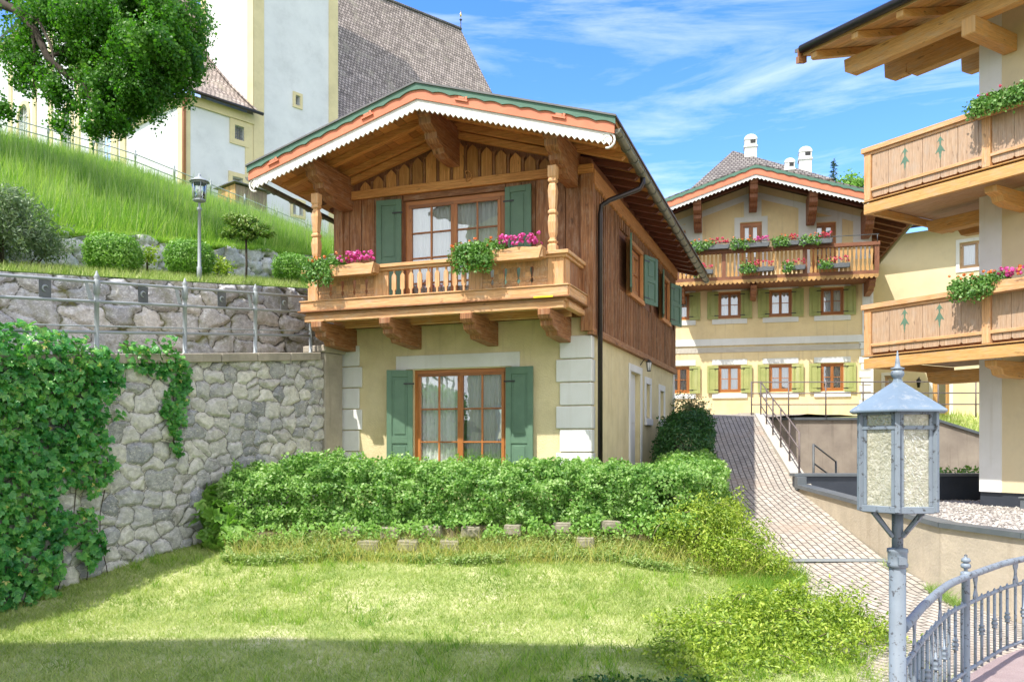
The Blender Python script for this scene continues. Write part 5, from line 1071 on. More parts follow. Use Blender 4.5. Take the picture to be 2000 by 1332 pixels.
for (x, y, s_, lab) in ((13.9, 28.6, .35, 'pale stone slab low on the slope'), (15.0, 29.6, .4, 'pale stone slab high on the slope')):
    q = MB(); q.lathe([(s_, 0), (s_*1.1, .1), (s_*.7, .2), (.0, .22)], 0, 0, 0, 7, False); q = q.build('stone_slab', 'kerb'); q.location = (x, y, float(np.interp(x, [13, 16], [.1, .0]))+.25); tagit(q, lab+' beside the cream building', 'stone')
n = 2600; P = np.stack([rng.uniform(7.5, 15, n), rng.uniform(18.6, 19.3, n), -1.1+.55*rng.random(n)], 1); P = P[P[:, 0] > 9.0]
R = root('low_shrub', 'row of fresh green plants just behind the dark parapet', 'shrub', 12, 19, 0, -2.5); leaves('foliage', P-[12, 19, 0], P*0+[0, -.3, 1], .11, 'box', R, .45, .7)
m = MB(); [m.tube([(-2.5+j*.5, .0, -2.5), (-2.5+j*.5, .0, -.9)], .012, 5) for j in range(11)]; m.build('stem', 'bark', R)
# kerb of the ramp and its handrail
r = root('kerb_wall', 'pale concrete kerb along the right side of the upper ramp', 'kerb', 6.11, 18, 0, -1.4)
kp = [(6.11, 18.0), (6.45, 20), (6.85, 22.5), (7.35, 25.4)]; m = MB()
for a, b_ in zip(kp, kp[1:]):
    za_, zb_ = float(rampz(a[1])), float(rampz(b_[1])); dx = Vector((a[0]-6.11, a[1]-18, 0)); dy = Vector((b_[0]-6.11, b_[1]-18, 0)); off = Vector((.30, -.04, 0))
    q = [dx+Z_*(za_+.10), dy+Z_*(zb_+.10), dy+off+Z_*(zb_+.10), dx+off+Z_*(za_+.10)]; m.face(q); m.face([q[0], q[1], q[1]-Z_*.3, q[0]-Z_*.3]); m.face([q[2], q[3], q[3]-Z_*2, q[2]-Z_*2])
m.build('kerb_body', 'kerb', r)
r = root('handrail', 'brown grey iron handrail stepping down beside the ramp', 'railing', 6.3, 18, 0, -1.0)
def rp(t): # t 0 bottom..1 top
    y = 18.6+t*6.6; x = float(np.interp(y, [18, 20, 22.5, 25.4], [6.26, 6.60, 7.0, 7.5])); return x, y, float(rampz(y))+.10
hp = [.0, .2, .4, .6, .8, 1.0]
for t in hp: x, y, z = rp(t); k = MB(); k.tube([(x-6.3, y-18, z), (x-6.3, y-18, z+1.0)], .022, 6); k.build('post', 'ironrail', r)
for h in (.98, .62, .28): k = MB(); k.tube([(rp(t)[0]-6.3, rp(t)[1]-18, rp(t)[2]+h) for t in hp], .018, 6); k.build('rail', 'ironrail', r)
r = root('railing', 'thin iron railing along the terrace edge in front of the ochre house', 'railing', 7.5, 26.3, -2, .8)
for i in range(7): k = MB(); k.tube([(.0+i*1.15, .0, .8), (.0+i*1.15, .0, 1.92)], .022, 6); k.build('post', 'ironrail', r)
for h in (1.90, 1.55, 1.2): k = MB(); k.tube([(0, 0, h), (7.1, 0, h)], .018, 6); k.build('rail', 'ironrail', r)
r = root('stair_handrail', 'short dark handrail going down behind the dark parapet', 'railing', 6.5, 18.5, 0, -1.6)
for x, y, z in ((.25, .3, -.02), (1.1, 1.2, -.42)): k = MB(); k.tube([(x, y, -1.6), (x, y, z)], .026, 6); k.build('post', 'darkmetal', r)
for h in (0, -.42): k = MB(); k.tube([(.25, .3, -.03+h), (1.1, 1.2, -.44+h)], .018, 6); k.build('rail', 'darkmetal', r)

# ---------------- church ----------------
CH_ = (-16.5, 42, 48.7)
K = root('church', 'white church with cream corner bands, square tower and steep shingled roofs on the hill', 'church', *CH_, 8)
nL = Vector((-1, 0, 0))
m = MB().basis(O0, U, nF); m.panel(0, 4.0, 8, 17.5, [(2.88, 3.42, 15.98, 16.72), (2.75, 3.35, 13.35, 14.0)], .35)
m.basis(O0, Y_, nL); m.panel(0, 6, 8, 17.5); m.basis(O0, Y_, nL); m.panel(6, 29, 8, 27.8, [(8.0, 9.9, 12, 18.2), (13.5, 15.0, 15, 20.5), (20.6, 22.4, 19.0, 22.6)], .4); m.build('wall', 'church', K)
m = MB().basis(O0, U, nF); m.panel(4.0, 9.5, 8, 42, [(6.62, 6.92, 18.9, 19.45), (6.45, 6.68, 12.75, 13.5), (6.9, 7.13, 12.75, 13.5)], .4); m.basis((4.0, 0, 0), Y_, nL); m.panel(0, 5.5, 14, 42); m.basis((9.5, 0, 0), Y_, nS); m.panel(0, 5.5, 8, 42); TW = m.build('tower', 'church', K)
m = MB()
m.box(4.0-.03, 4.62, -.05, -.002, 12, 42, 'n'); m.box(8.9, 9.53, -.05, -.002, 8, 42, 'n'); sub(m, 'pilaster', 'ccream', TW)
m = MB(); m.box(3.95, 3.998, -.05, .55, 14, 42, 'n'); m.box(3.95, 3.998, 4.95, 5.5, 14, 42, 'n'); sub(m, 'pilaster', 'ccream', TW)
m = MB(); m.box(3.5, 3.97, -.04, -.002, 8, 17.5, 'n'); m.box(0, .42, -.04, -.002, 8, 17.3, 'n'); m.box(-.04, -.002, 0-.04, .4, 8, 17.3, 'n'); m.build('pilaster', 'ccream', K)
m = MB(); m.box(-.1, 4.0, -.12, -.041, 17.02, 17.5, 'n'); m.box(-.1, -.041, -.12, 6, 17.02, 17.5, 'n'); m.build('cornice', 'ccream', K)
def cframe(a, b_, c, d, w_=.14, par=K, ax='f'):
    k = MB().basis(O0, *((U, nF) if ax == 'f' else (Y_, nL))); k.box(a-w_, b_+w_, .002, .06, d, d+w_, 'n'); k.box(a-w_, b_+w_, .002, .06, c-w_, c, 'n'); k.box(a-w_, a, .002, .06, c, d, 'n'); k.box(b_, b_+w_, .002, .06, c, d, 'n'); q = k.build('window_frame', 'ccream', None); attach(q, par) if par is K else setattr(q, 'parent', par)
    return q
def cback(a, b_, c, d, q, ax='f', mat='dark', dep=.34):
    k = MB().basis(O0, *((U, nF) if ax == 'f' else (Y_, nL))); k.face([k.P(a-.1, -dep, c-.1), k.P(b_+.1, -dep, c-.1), k.P(b_+.1, -dep, d+.1), k.P(a-.1, -dep, d+.1)]); k = k.build('pane', mat); k.parent = q
q = cframe(2.88, 3.42, 15.98, 16.72, .28); cback(2.88, 3.42, 15.98, 16.72, q)
k = MB(); [k.box(2.88+.135*i-.012, 2.88+.135*i+.012, .12, .145, 15.98, 16.72, 2) for i in range(1, 4)]; [k.box(2.88, 3.42, .10, .12, 15.98+.18*i-.012, 15.98+.18*i+.012, 0) for i in range(1, 4)]; k = k.build('window_grille', 'capmetal'); k.parent = q
q = cframe(2.75, 3.35, 13.35, 14.0, .22); cback(2.75, 3.35, 13.35, 14.0, q)
q = cframe(6.62, 6.92, 18.9, 19.45, .16); cback(6.62, 6.92, 18.9, 19.45, q, dep=.38)
q = cframe(6.45, 7.13, 12.75, 13.5, .15); cback(6.45, 6.68, 12.75, 13.5, q, dep=.38, mat='ccream'); cback(6.9, 7.13, 12.75, 13.5, q, dep=.38, mat='ccream')
# flared annex roof
prof = [(-.55, 17.55), (-.2, 17.8), (.7, 18.5), (2.0, 19.55), (3.4, 20.8), (4.6, 22.0), (5.4, 23.3), (6.0, 25.6), (6.4, 29), (6.6, 34)]
m = MB()
for (a, b_), (c, d) in zip(prof, prof[1:]):
    hip = lambda z: max(0., (z-17.55)*.9) if z < 20 else 2.0
    m.face([m.P(-.5, a, b_), m.P(3.99, a, b_), m.P(3.99, c, d), m.P(-.5, c, d)])
    m.face([m.P(3.80, a, b_+.10), m.P(3.99, a, b_+.10), m.P(3.99, c, d+.10), m.P(3.80, c, d+.10)]) 
m.face([m.P(-.5, y, z) for y, z in prof]+[m.P(-.5, 6.6, 17.5)]); m.build('roof', 'shingle', K)
m = MB(); m.tube([(-.5, -.62, 17.5), (4.2, -.62, 17.5)], .09, 8); m.build('gutter', 'gutter', K)
m = MB(); m.tube([(.1, -.6, 17.4), (.05, -.12, 17.0), (.05, -.12, 8)], .09, 8); m.build('downpipe', 'copper', K)
# nave roof with hipped apse end
er, re = -.3, 18.3; rx, ry, rzz = 26.8, 7.0, 32.6
m = MB(); a0, a1, a2_, a3 = m.P(9.52, er, re), m.P(31.2, er, re), m.P(34.4, 4, re), m.P(34.4, 10, re); a4, a5 = m.P(30.5, 14.3, re), m.P(9.5, 14.3, re); r0, r1 = m.P(5.5, ry, rzz-1.6), m.P(rx, ry, rzz+.25)
def curved(q0, q1, t0, t1, n_=6, sag=1.1):
    for i in range(n_):
        u, v = i/n_, (i+1)/n_; s_ = lambda u: (lambda z: z)(-sag*math.sin(math.pi*u))
        m.face([q0.lerp(t0, u)+Z_*s_(u), q1.lerp(t1, u)+Z_*s_(u), q1.lerp(t1, v)+Z_*s_(v), q0.lerp(t0, v)+Z_*s_(v)], None, True)
curved(a0, a1, r0, r1); curved(a1, a2_, r1, r1+Vector((.01, .01, 0))); curved(a2_, a3, r1, r1+Vector((.01, .02, 0))); curved(a3, a4, r1, r1+Vector((.01, .03, 0))); curved(a4, a5, r1, r0); m.build('roof', 'shingle', K)
m = MB(); m.tube([(5.5, ry, rzz-1.6), (rx, ry, rzz+.27)], .14, 6); m.build('ridge_cap', 'shingle2', K)
m = MB().basis(O0, U, nF); m.panel(9.5, 30, 4, 18.4); m.basis((30, 0, 0), Y_, nS); m.panel(0, 14, 4, 18.4); m.build('wall', 'church', K)
m = MB(); m.tube([(rx, ry, rzz-.2), (rx, ry, rzz+1.0)], .04, 6); m.lathe([(.02, 0), (.13, .1), (.02, .22)], rx, ry, rzz+.9, 8); m.build('finial', 'gutter', K)
m = MB(); m.lathe([(.02, 0), (.10, .14), (.02, .5)], rx, ry, rzz+1.2, 6); m.build('finial_tip', 'gold', K)
# west part behind the maple
m = MB().basis(O0, Y_, nL)
for y in (6.2, 7.2, 10.3, 12.3, 16.5, 19.2, 23.6, 27.5): m.box(y, y+.6, .002, .10, 8, 27.2, 'n')
m.box(6, 29, .102, .22, 27.2, 27.8, 'n'); m.build('pilaster', 'ccream', K)
for a, b_, c, d in ((8.0, 9.9, 12, 18.2), (13.5, 15.0, 15, 20.5), (20.6, 22.4, 19.0, 22.6)):
    k = MB().basis(O0, Y_, nL); mid, hw_ = (a+b_)/2, (b_-a)/2; arc = [(mid+(hw_+.25)*math.cos(t), d-hw_+(hw_+.25)*math.sin(t)) for t in [math.pi*j/10 for j in range(11)]]; arci = [(mid+hw_*math.cos(t), d-hw_+hw_*math.sin(t)) for t in [math.pi*j/10 for j in range(11)]]
    for j in range(10): k.prism([arci[j], arc[j], arc[j+1], arci[j+1]], .002, .1, 'xz'); 
    for j in range(10):
        x_, z_ = arci[j]; x2, z2 = arci[j+1]; k.prism([(x_, z_), (x2, z2), (x2, d+.01), (x_, d+.01)], .002, .05, 'xz')
    k.box(a-.25, a, .002, .1, c, d-hw_, 'n'); k.box(b_, b_+.25, .002, .1, c, d-hw_, 'n'); q = k.build('arched_window', 'ccream', K)
    k = MB().basis(O0, Y_, nL); k.face([k.P(a, -.3, c), k.P(b_, -.3, c), k.P(b_, -.3, d), k.P(a, -.3, d)]); k2 = k.build('interior', 'capmetal'); k2.parent = q
    k = MB().basis(O0, Y_, nL); k.face([k.P(a, -.15, c), k.P(b_, -.15, c), k.P(b_, -.15, d), k.P(a, -.15, d)]); k2 = k.build('pane', 'glass'); k2.parent = q
    k = MB().basis(O0, Y_, nL); [k.box(a+(b_-a)*i/4-.02, a+(b_-a)*i/4+.02, -.14, -.11, c, d, 2) for i in range(1, 4)]; [k.box(a, b_, -.135, -.115, c+.5*i, c+.5*i+.03, 0) for i in range(1, int((d-c)/.5))]; k2 = k.build('muntin', 'white'); k2.parent = q
m = MB(); m.face([m.P(-.6, 6, 27.8), m.P(-.6, 30, 27.8), m.P(6, 30, 36), m.P(6, 6, 36)]); m.face([m.P(-.6, 6, 27.8), m.P(6, 6, 36), m.P(6, 6, 27.8)]); m.build('roof', 'shingle', K)
# shed
r = root('garden_shed', 'small weathered board shed with a flat metal roof beside the church fence', 'shed', -12.9, 39, 48.7, 9)
m = MB(); x = .09
while x < 1.70: m.box(x, x+.11, -.0-.01*random.random(), .03, 9.6, 12.02, 2); x += .117
m.build('front_boards', 'shedwood', r)
m = MB(); x = .0
while x < 1.5: m.box(.06, .088, .035+x, .035+x+.11, 9.6, 12.05, 2); x += .117
m.build('side_boards', 'yellowwood', r)
m = MB(); m.box(1.70, 1.73, .035, 1.55, 9.6, 12.0, 2); m.box(.09, 1.70, 1.52, 1.55, 9.6, 12.05, 2); m.build('back_boards', 'shedwood', r)
m = MB(); m.prism([(-.12, 12.09), (1.95, 12.0), (1.95, 12.05), (-.12, 12.14)], -.2, 1.7, 'xz'); m.build('roof', 'roofsheet', r, .004)
m = MB(); m.box(.035, .058, .5, .75, 11.2, 11.5, 'n'); m.build('hatch', 'darkmetal', r)
# fence on the bank
r = root('iron_fence', 'thin grey iron fence with finialed posts along the top of the grassy bank', 'fence', *FEN, 8)
for i in range(17):
    x = -8.0+i*1.65; z = fencez(x)-.1; k = MB(); k.lathe([(.035, 0), (.035, .85), (.05, .86), (.05, 1.05), (.03, 1.07), (.05, 1.13), (.0, 1.24)], x, 0, z, 8); k.build('post', 'greymetal', r)
for h in (1.02, .72, .34): k = MB(); k.tube([(x, 0, fencez(x)-.1+h) for x in np.linspace(-9.5, 19, 30)], .022, 6); k.build('rail', 'greymetal', r)

# ---------------- plants ----------------
def plant(name, label, cat, cells, dens, ls, mat, group=None, stems=4, shell=.45, lump=.3, aspect=.55, tilt=.6, droop=0., lobes=1, stemr=.012, zb=None):
    cells = [tuple(c) for c in cells]; cx = sum(c[0] for c in cells)/len(cells); cy = sum(c[1] for c in cells)/len(cells); zb = zb if zb is not None else min(c[2]-c[5] for c in cells)
    R = bpy.data.objects.new(name, None); C.objects.link(R); R.location = (cx, cy, zb); tagit(R, label, cat, group)
    P, N = ell_pts([(c[0]-cx, c[1]-cy, c[2]-zb)+c[3:] for c in cells], dens, shell, lump); k = P[:, 2] > -.02; leaves('foliage', P[k], N[k], ls, mat, R, aspect, tilt, droop, .25, lobes)
    if stems:
        for i in range(stems):
            c = cells[i % len(cells)]; b0 = (c[0]-cx+random.uniform(-.3, .3)*c[3], c[1]-cy+random.uniform(-.3, .3)*c[4]); k = MB()
            k.tube([(b0[0]*.6, b0[1]*.6, -.05), (b0[0]*.9, b0[1]*.9, (c[2]-zb)*.5), (b0[0], b0[1], (c[2]-zb)*1.05)], [stemr*1.4, stemr, stemr*.5], 5); k.build('stem', 'bark', R)
    if 'shrub' in name and 'yellow-green' in label:
        for i in range(16):
            c = cells[i % len(cells)]; a = random.uniform(0, 6.28); p = Vector((c[0]-cx, c[1]-cy, c[2]-zb+c[5]*.6)); d = Vector((math.cos(a), math.sin(a), 0)); L = random.uniform(.3, .6); k = MB()
            k.tube([tuple(p+d*L*t+Z_*(.25*t-.42*t*t)) for t in (0, .25, .5, .75, 1)], [.006, .005, .005, .004, .002], 4); k.build('twig', 'shedwood', R)
    return R
def hedge(name, label, cat, line, n, ls, mat, zb, lump=.18, **kw):
    R = bpy.data.objects.new(name, None); C.objects.link(R); cx, cy = line[len(line)//2][0], line[len(line)//2][1]; R.location = (cx, cy, zb); tagit(R, label, cat)
    P, N = hedge_pts(line, n, lump); leaves('foliage', P-[cx, cy, zb], N, ls, mat, R, kw.get('aspect', .55), kw.get('tilt', .6), 0, .25)
    for i in range(0, len(line)):
        for j in range(3):
            l = line[i]; k = MB(); k.tube([(l[0]-cx+random.uniform(-.3, .3), l[1]-cy+random.uniform(-.1, .25), float(lawnz(l[1], l[0]))-.05-zb), (l[0]-cx+random.uniform(-.4, .4), l[1]-cy, (l[3]-zb)*.8)], [.014, .006], 5); k.build('stem', 'bark', R)
    return R
hedge('clipped_hedge', 'long rounded light green hedge in front of the chalet', 'hedge', [(-4.55, 14.15, -1.62, -.46, .62), (-3.6, 14.1, -1.62, -.26, .72), (-2.6, 14.1, -1.6, -.28, .74), (-1.0, 14.05, -1.55, -.34, .72), (.8, 13.95, -1.45, -.36, .68), (2.3, 13.95, -1.4, -.38, .66), (2.95, 14.3, -1.4, -.40, .6), (3.25, 15.2, -1.3, -.34, .6), (3.5, 16.4, -1.1, -.2, .6)], 135000, .058, 'hedge', -1.8, .15, tilt=.8, aspect=.6)
hedge('dark_hedge', 'dark green rounded bushes beside the ramp near the chalet door', 'hedge', [(3.6, 18.0, -1.0, .28, .6), (3.95, 19.0, -.8, .58, .6), (4.25, 20.2, -.6, .72, .55), (4.45, 21.2, -.4, .75, .5)], 26000, .06, 'darkhedge', -1.1)
plant('twiggy_shrub', 'loose reddish twiggy shrub at the top left of the ramp', 'shrub', [(4.9, 23.2, .9, .55, .5, .5), (5.25, 23.6, .75, .4, .4, .35)], 420, .07, 'redshrub', None, 8, .8, .5, zb=.1)
plant('spreading_shrub', 'bright yellow-green shrub spilling over the path edge at the corner of the hedge', 'shrub', [(2.9, 13.3, -1.45, .55, .5, .55), (3.25, 13.6, -1.3, .55, .55, .5), (3.55, 14.4, -1.35, .5, .65, .45), (3.75, 13.4, -1.6, .45, .5, .4), (3.3, 12.9, -1.7, .55, .4, .35), (4.0, 12.9, -1.85, .35, .35, .22), (3.85, 15.4, -1.25, .38, .7, .4), (2.45, 13.2, -1.5, .35, .35, .4)], 1150, .055, 'bright', None, 9, .6, .45, aspect=.4, tilt=.8)
plant('spreading_shrub', 'large low yellow-green shrub in the foreground beside the brick yard', 'shrub', [(1.9, 9.3, -2.45, .6, .6, .34), (2.6, 9.8, -2.38, .7, .7, .42), (3.3, 10.2, -2.32, .75, .7, .46), (4.0, 10.7, -2.3, .65, .6, .46), (3.5, 9.6, -2.42, .65, .5, .34), (2.8, 9.1, -2.5, .6, .45, .3), (4.35, 10.2, -2.42, .45, .45, .32), (3.1, 11.1, -2.2, .6, .4, .3), (2.2, 10.3, -2.35, .5, .5, .28), (2.0, 8.7, -2.5, .5, .4, .26), (3.6, 10.9, -2.0, .25, .25, .25), (2.9, 10.0, -1.98, .22, .22, .2)], 1150, .055, 'bright', None, 8, .6, .5, aspect=.42, tilt=.8)
plant('ground_ivy', 'patch of darker green ivy at the bottom edge of the lawn', 'ground cover', [(1.0, 8.5, -2.5, .55, .35, .14), (1.6, 8.3, -2.5, .5, .35, .16), (.5, 8.35, -2.52, .35, .25, .1)], 900, .05, 'darkhedge', None, 2, .7, .4, aspect=.7)
plant('maple_seedling', 'large-leaved maple shoots at the left end of the hedge by the wall', 'shrub', [(-4.75, 13.55, -1.35, .28, .3, .45), (-4.45, 13.35, -1.5, .3, .25, .3), (-4.9, 13.9, -.95, .2, .3, .3)], 190, .16, 'box', None, 5, .7, .3, lobes=5, aspect=.6)
n = 5200; x = rng.uniform(-4.5, 2.9, n); P = np.stack([x, 13.05+.3*rng.random(n), -1.62+.030*(x+4.6)+.30*rng.random(n)], 1); R = root('ground_ivy', 'dark ivy creeping between the planter stones below the hedge', 'ground cover', -1, 13.2, 0, -1.9); k = fbm(P[:, 0]*3, P[:, 2]*5, 3) > .47; leaves('foliage', P[k]-[-1, 13.2, 0], P[k]*0+[0, -1, .5], .055, 'box', R, .7, .5)
q = MB(); q.tube([(-3+i*.5, .05+.03*math.sin(i), -1.62+.015*i) for i in range(13)], .006, 5); q.build('stem', 'bark', R)
# weeds in front of the hedge
n = 44000; x = rng.uniform(-4.4, 3.0, n); y = 12.65+rng.random(n)*.75+.12*np.sin(x*2.1); q = fbm(x*2, y*2, 14); hgt = .10+.42*np.clip(q-.3, 0, 1)*(.4+.6*np.clip((y-12.7)/.6, 0, 1)); k = (q > .33) | (rng.random(n) < .4)
hgt = hgt+.12*(y > 13.05); P = np.stack([x, y, lawnz(y, x)+hgt*rng.random(n)], 1)[k]; wd_ = leaves('weeds', P, P*0+[0, -.4, 1], .05, 'weed', None, .45, .8); recentre(wd_); tagit(wd_, 'weedy ground cover along the foot of the hedge', 'weeds', None, 'stuff')
P = np.stack([rng.uniform(-4.3, 4.2, 7000), rng.uniform(12.6, 13.5, 7000), np.zeros(7000)], 1); P[:, 2] = lawnz(P[:, 1], P[:, 0]); tagit(blades('dry_stalks', P, .34, .008, 'vtwig', .6), 'thin dry stalks among the weeds below the hedge', 'grass', None, 'stuff')
n = 5000; P = np.stack([rng.uniform(3.2, 4.6, n), rng.uniform(11.0, 13.2, n), np.zeros(n)], 1); P[:, 2] = rampz(P[:, 1])+.02; k = P[:, 0] < 4.35+.2*np.sin(P[:, 1]*3); tagit(blades('edge_grass', P[k], .2, .012, 'tall', .6), 'longer grass at the edge of the lawn by the path', 'grass', None, 'stuff')
n = 1800; tq = rng.random(n); P = np.stack([6.22+.15*tq+rng.normal(size=n)*.05-.12, 14.6-3.2*tq, np.zeros(n)], 1); P[:, 2] = rampz(P[:, 1]); k = fbm(P[:, 1]*2.5, P[:, 1], 5) > .5; tagit(blades('wall_weeds', P[k], .13, .012, 'weed', .7), 'small weeds growing at the foot of the beige wall', 'weeds', None, 'stuff')
PS = [(-2.55, .0, 'leftmost of the upper row'), (-1.93, .0, 'second in the upper row'), (-1.27, .02, 'third in the upper row'), (-.65, .02, 'middle of the upper row'), (.02, .04, 'third from the right of the upper row'), (.80, .06, 'second from the right of the upper row'), (1.55, .10, 'rightmost of the upper row'), (-2.22, -.20, 'leftmost of the lower row'), (-1.62, -.20, 'second in the lower row'), (-.98, -.19, 'third in the lower row'), (1.15, -.14, 'rightmost of the lower row')]
for (px_, dz_, lab) in PS:
    w_ = random.uniform(.28, .36); low = dz_ < -.1; py_ = 13.10 if low else 13.28; z = -1.50+dz_+random.uniform(-.015, .015)
    k = MB(); k.prism([(-w_/2, 0), (w_/2, 0), (w_/2-.015, .17), (-w_/2+.02, .18)], -.12, .3, 'xz', None); k.prism([(-w_/2+.03, .02), (w_/2-.03, .02), (w_/2-.06, .14), (-w_/2+.06, .14)], -.14, -.118, 'xz', None)
    q = k.build('planter_stone', 'block', None, .012); q.location = (px_, py_, z); q.rotation_euler = (random.uniform(-.06, .06), random.uniform(-.05, .05), random.uniform(-.2, .2)); tagit(q, 'grey planter stone half hidden under the hedge, %s' % lab, 'stone block', 'planter stones below the hedge')
for (px_, py_, s_, lab) in ((4.0, 12.15, .22, 'flat pale edge stone between lawn and brick path, further one'), (4.25, 11.75, .26, 'flat pale edge stone between lawn and brick path, nearer one'), (1.95, 8.05, .34, 'flat grey stone at the very bottom of the picture beside the ivy')):
    k = MB(); k.lathe([(s_, 0), (s_*1.05, .07), (s_*.8, .12), (.0, .13)], 0, 0, 0, 8, False); q = k.build('edge_stone', 'kerb', None, .02); q.location = (px_, py_, float(lawnz(py_, px_))-.0); q.scale = (1.2, .7, 1); tagit(q, lab, 'stone')
q = MB()
for i in range(14):
    a, b_ = -4.6+i*.55, -4.05+i*.55; za, zb_ = -1.62+.25*(a+4.6)/7.7, -1.62+.25*(b_+4.6)/7.7; q.face([q.P(a, 13.25, float(lawnz(13.25, a))-.05), q.P(b_, 13.25, float(lawnz(13.25, b_))-.05), q.P(b_, 13.42, zb_+.16), q.P(a, 13.42, za+.16)]); q.face([q.P(a, 13.42, za+.16), q.P(b_, 13.42, zb_+.16), q.P(b_, 15.0, zb_+.3), q.P(a, 15.0, za+.3)])
tagit(q.build('planting_bed', 'soil'), 'raised soil bed under the long hedge', kind='structure')
# bushes on the strip between the walls
SF = wframe((-9.0, 14.1), 59.05)
def sp(t, q=0.): return float(SF[0]+t*SF[2]-q*SF[3]), float(SF[1]+t*SF[3]+q*SF[2])
for t, zc, rr, lab in ((2.5, 3.62, .53, 'round clipped box bush, leftmost of three, nearest the grey-green shrub'), (4.25, 3.88, .50, 'round clipped box bush just behind the lamp post'), (7.2, 4.18, .47, 'round clipped box bush nearest the chalet balcony')):
    x, y = sp(t); plant('box_bush', lab, 'bush', [(x, y, zc, rr, rr, rr*.86)], 3600, .05, 'box', 'round clipped box bushes', 3, .3, .14)
x, y = sp(.7, .15); plant('grey_shrub', 'large loose grey-green shrub at the left edge above the railing', 'shrub', [(x-.1, y-.1, 3.75, .8, .7, .62), (x-.5, y-.6, 3.9, .8, .8, .6), (x+.3, y+.45, 3.6, .4, .45, .36), (x+.0, y-.3, 4.1, .45, .45, .38)], 1000, .075, 'greyshrub', None, 9, .6, .4, aspect=.35, tilt=.9)
x, y = sp(5.85, .1); R = root('small_tree', 'small grafted tree with thin trunk and flat crown of glossy leaves', 'tree', x, y, 0, 3.5)
k = MB(); k.tube([(0, 0, 3.45), (.02, .0, 4.1), (.0, .01, 4.75), (-.05, 0, 4.95)], [.03, .025, .025, .015], 7); k.build('trunk', 'bark', R)
P, N = ell_pts([(0, 0, 4.98, .30, .3, .20), (-.22, .05, 5.1, .26, .25, .13), (.30, -.05, 4.86, .26, .2, .12), (.5, -.1, 4.75, .2, .15, .07), (-.35, 0, 4.76, .2, .2, .08), (.05, 0, 4.72, .2, .2, .1)], 2100, .5, .4); leaves('foliage', P, N, .075, 'lolli', R, .45, .5)
for i, (t, q) in enumerate(((3.35, .1), (5.1, .2), (5.5, .4))):
    x, y = sp(t, q); plant('low_perennial', ['loose bright perennial between the left and middle box bushes', 'leafy clump right of the lamp post', 'small clump at the foot of the small tree'][i], 'plant', [(x, y, 3.55+.14*t*.5, .25, .2, .25)], 500, .07, 'bright', None, 2, .8, .4)

# maple at the upper left
T = root('maple_tree', 'big maple whose leafy bough hangs into the top left corner', 'tree', -15.5, 21, 0, 4.5)
def px2(px, py, D): return ((px-1000)/1640*D+15.5, D-21, (865-py)/1640*D)
k = MB(); k.tube([(0, 0, 4.3), (.1, 0, 6.5), (.3, -.1, 9), (.7, -.2, 11), (1.6, -.4, 12.8), (2.4, -.3, 14.5)], [.42, .34, .3, .25, .18, .1], 10); k.build('trunk', 'bark', T)
bl = [[(-120, -60, 21), (0, 8, 20.5), (35, 22, 20.3), (70, 62, 20.1), (92, 112, 20), (130, 148, 20), (163, 166, 19.9), (180, 205, 19.9), (192, 238, 19.8)], [(62, 55, 20.1), (68, 100, 20.2), (66, 160, 20.3), (72, 200, 20.3)], [(35, 22, 20.3), (75, 40, 20), (100, 90, 19.7), (105, 120, 19.6), (125, 160, 19.5)], [(92, 112, 20), (150, 95, 20.4), (230, 60, 20.6), (300, 80, 20.8)], [(163, 166, 19.9), (230, 150, 20), (300, 160, 20)], [(0, 8, 20.5), (80, -30, 20.8), (200, -20, 20.8)]]
for i, b_ in enumerate(bl):
    r0 = .13 if i == 0 else .05; k = MB(); n_ = len(b_); k.tube([px2(*p) for p in b_], [r0*(1-.8*j/(n_-1)) for j in range(n_)], 7); k.build('limb', 'bark', T)
cl = [(340, 40, 20, 62, 1.3), (350, 120, 20, 50, 1.3), (300, 90, 19.4, 70, 1.3), (255, 30, 20, 70, 1.2), (290, 165, 20, 52, 1.3), (335, 165, 20.4, 40, 1.2), (230, 110, 20.4, 62, 1.2), (180, 40, 20, 62, 1.1), (225, 180, 20, 48, 1.2), (265, 205, 19.7, 42, 1.2), (215, 225, 20, 38, 1.2), (240, 240, 20, 24, 1.), (150, 110, 20.6, 45, .7), (110, 30, 20.3, 52, .8), (50, 70, 20.6, 45, .5), (40, 20, 20.6, 40, .6), (60, 130, 20.5, 40, .5), (30, 170, 20.4, 34, .5), (110, 180, 20.2, 40, .55), (150, 205, 20.2, 36, .7), (125, 240, 20.2, 28, .5), (30, 105, 20.6, 36, .5), (170, 150, 20.3, 36, .8), (10, 215, 20.2, 24, .5), (185, 250, 19.8, 26, .9), (300, 10, 20.4, 60, 1.2), (380, 85, 20.2, 22, 1.1)]
cells = []
for (px_, py_, D, rr, kd) in cl: c = px2(px_, py_, D); r_m = rr/1640*D; cells.append((*c, r_m, r_m*1.2, r_m*.9, kd))
P, N = ell_pts(cells, 1250, .85, .5); kk = fbm(P[:, 0]*2.4, P[:, 2]*2.4+P[:, 1], 7) > .385; P, N = P[kk], N[kk]; leaves('crown', P, N, .078, 'tree', T, .75, .6, .3)
big_c = [(.5+random.uniform(-4, 2.5), random.uniform(-3, 3), random.uniform(12.6, 17), 1.6, 1.6, 1.1, .5) for _ in range(14)]
P, N = ell_pts(big_c, 120, .7, .4); leaves('crown', P, N, .16, 'tree', T, .75, .6, .3)
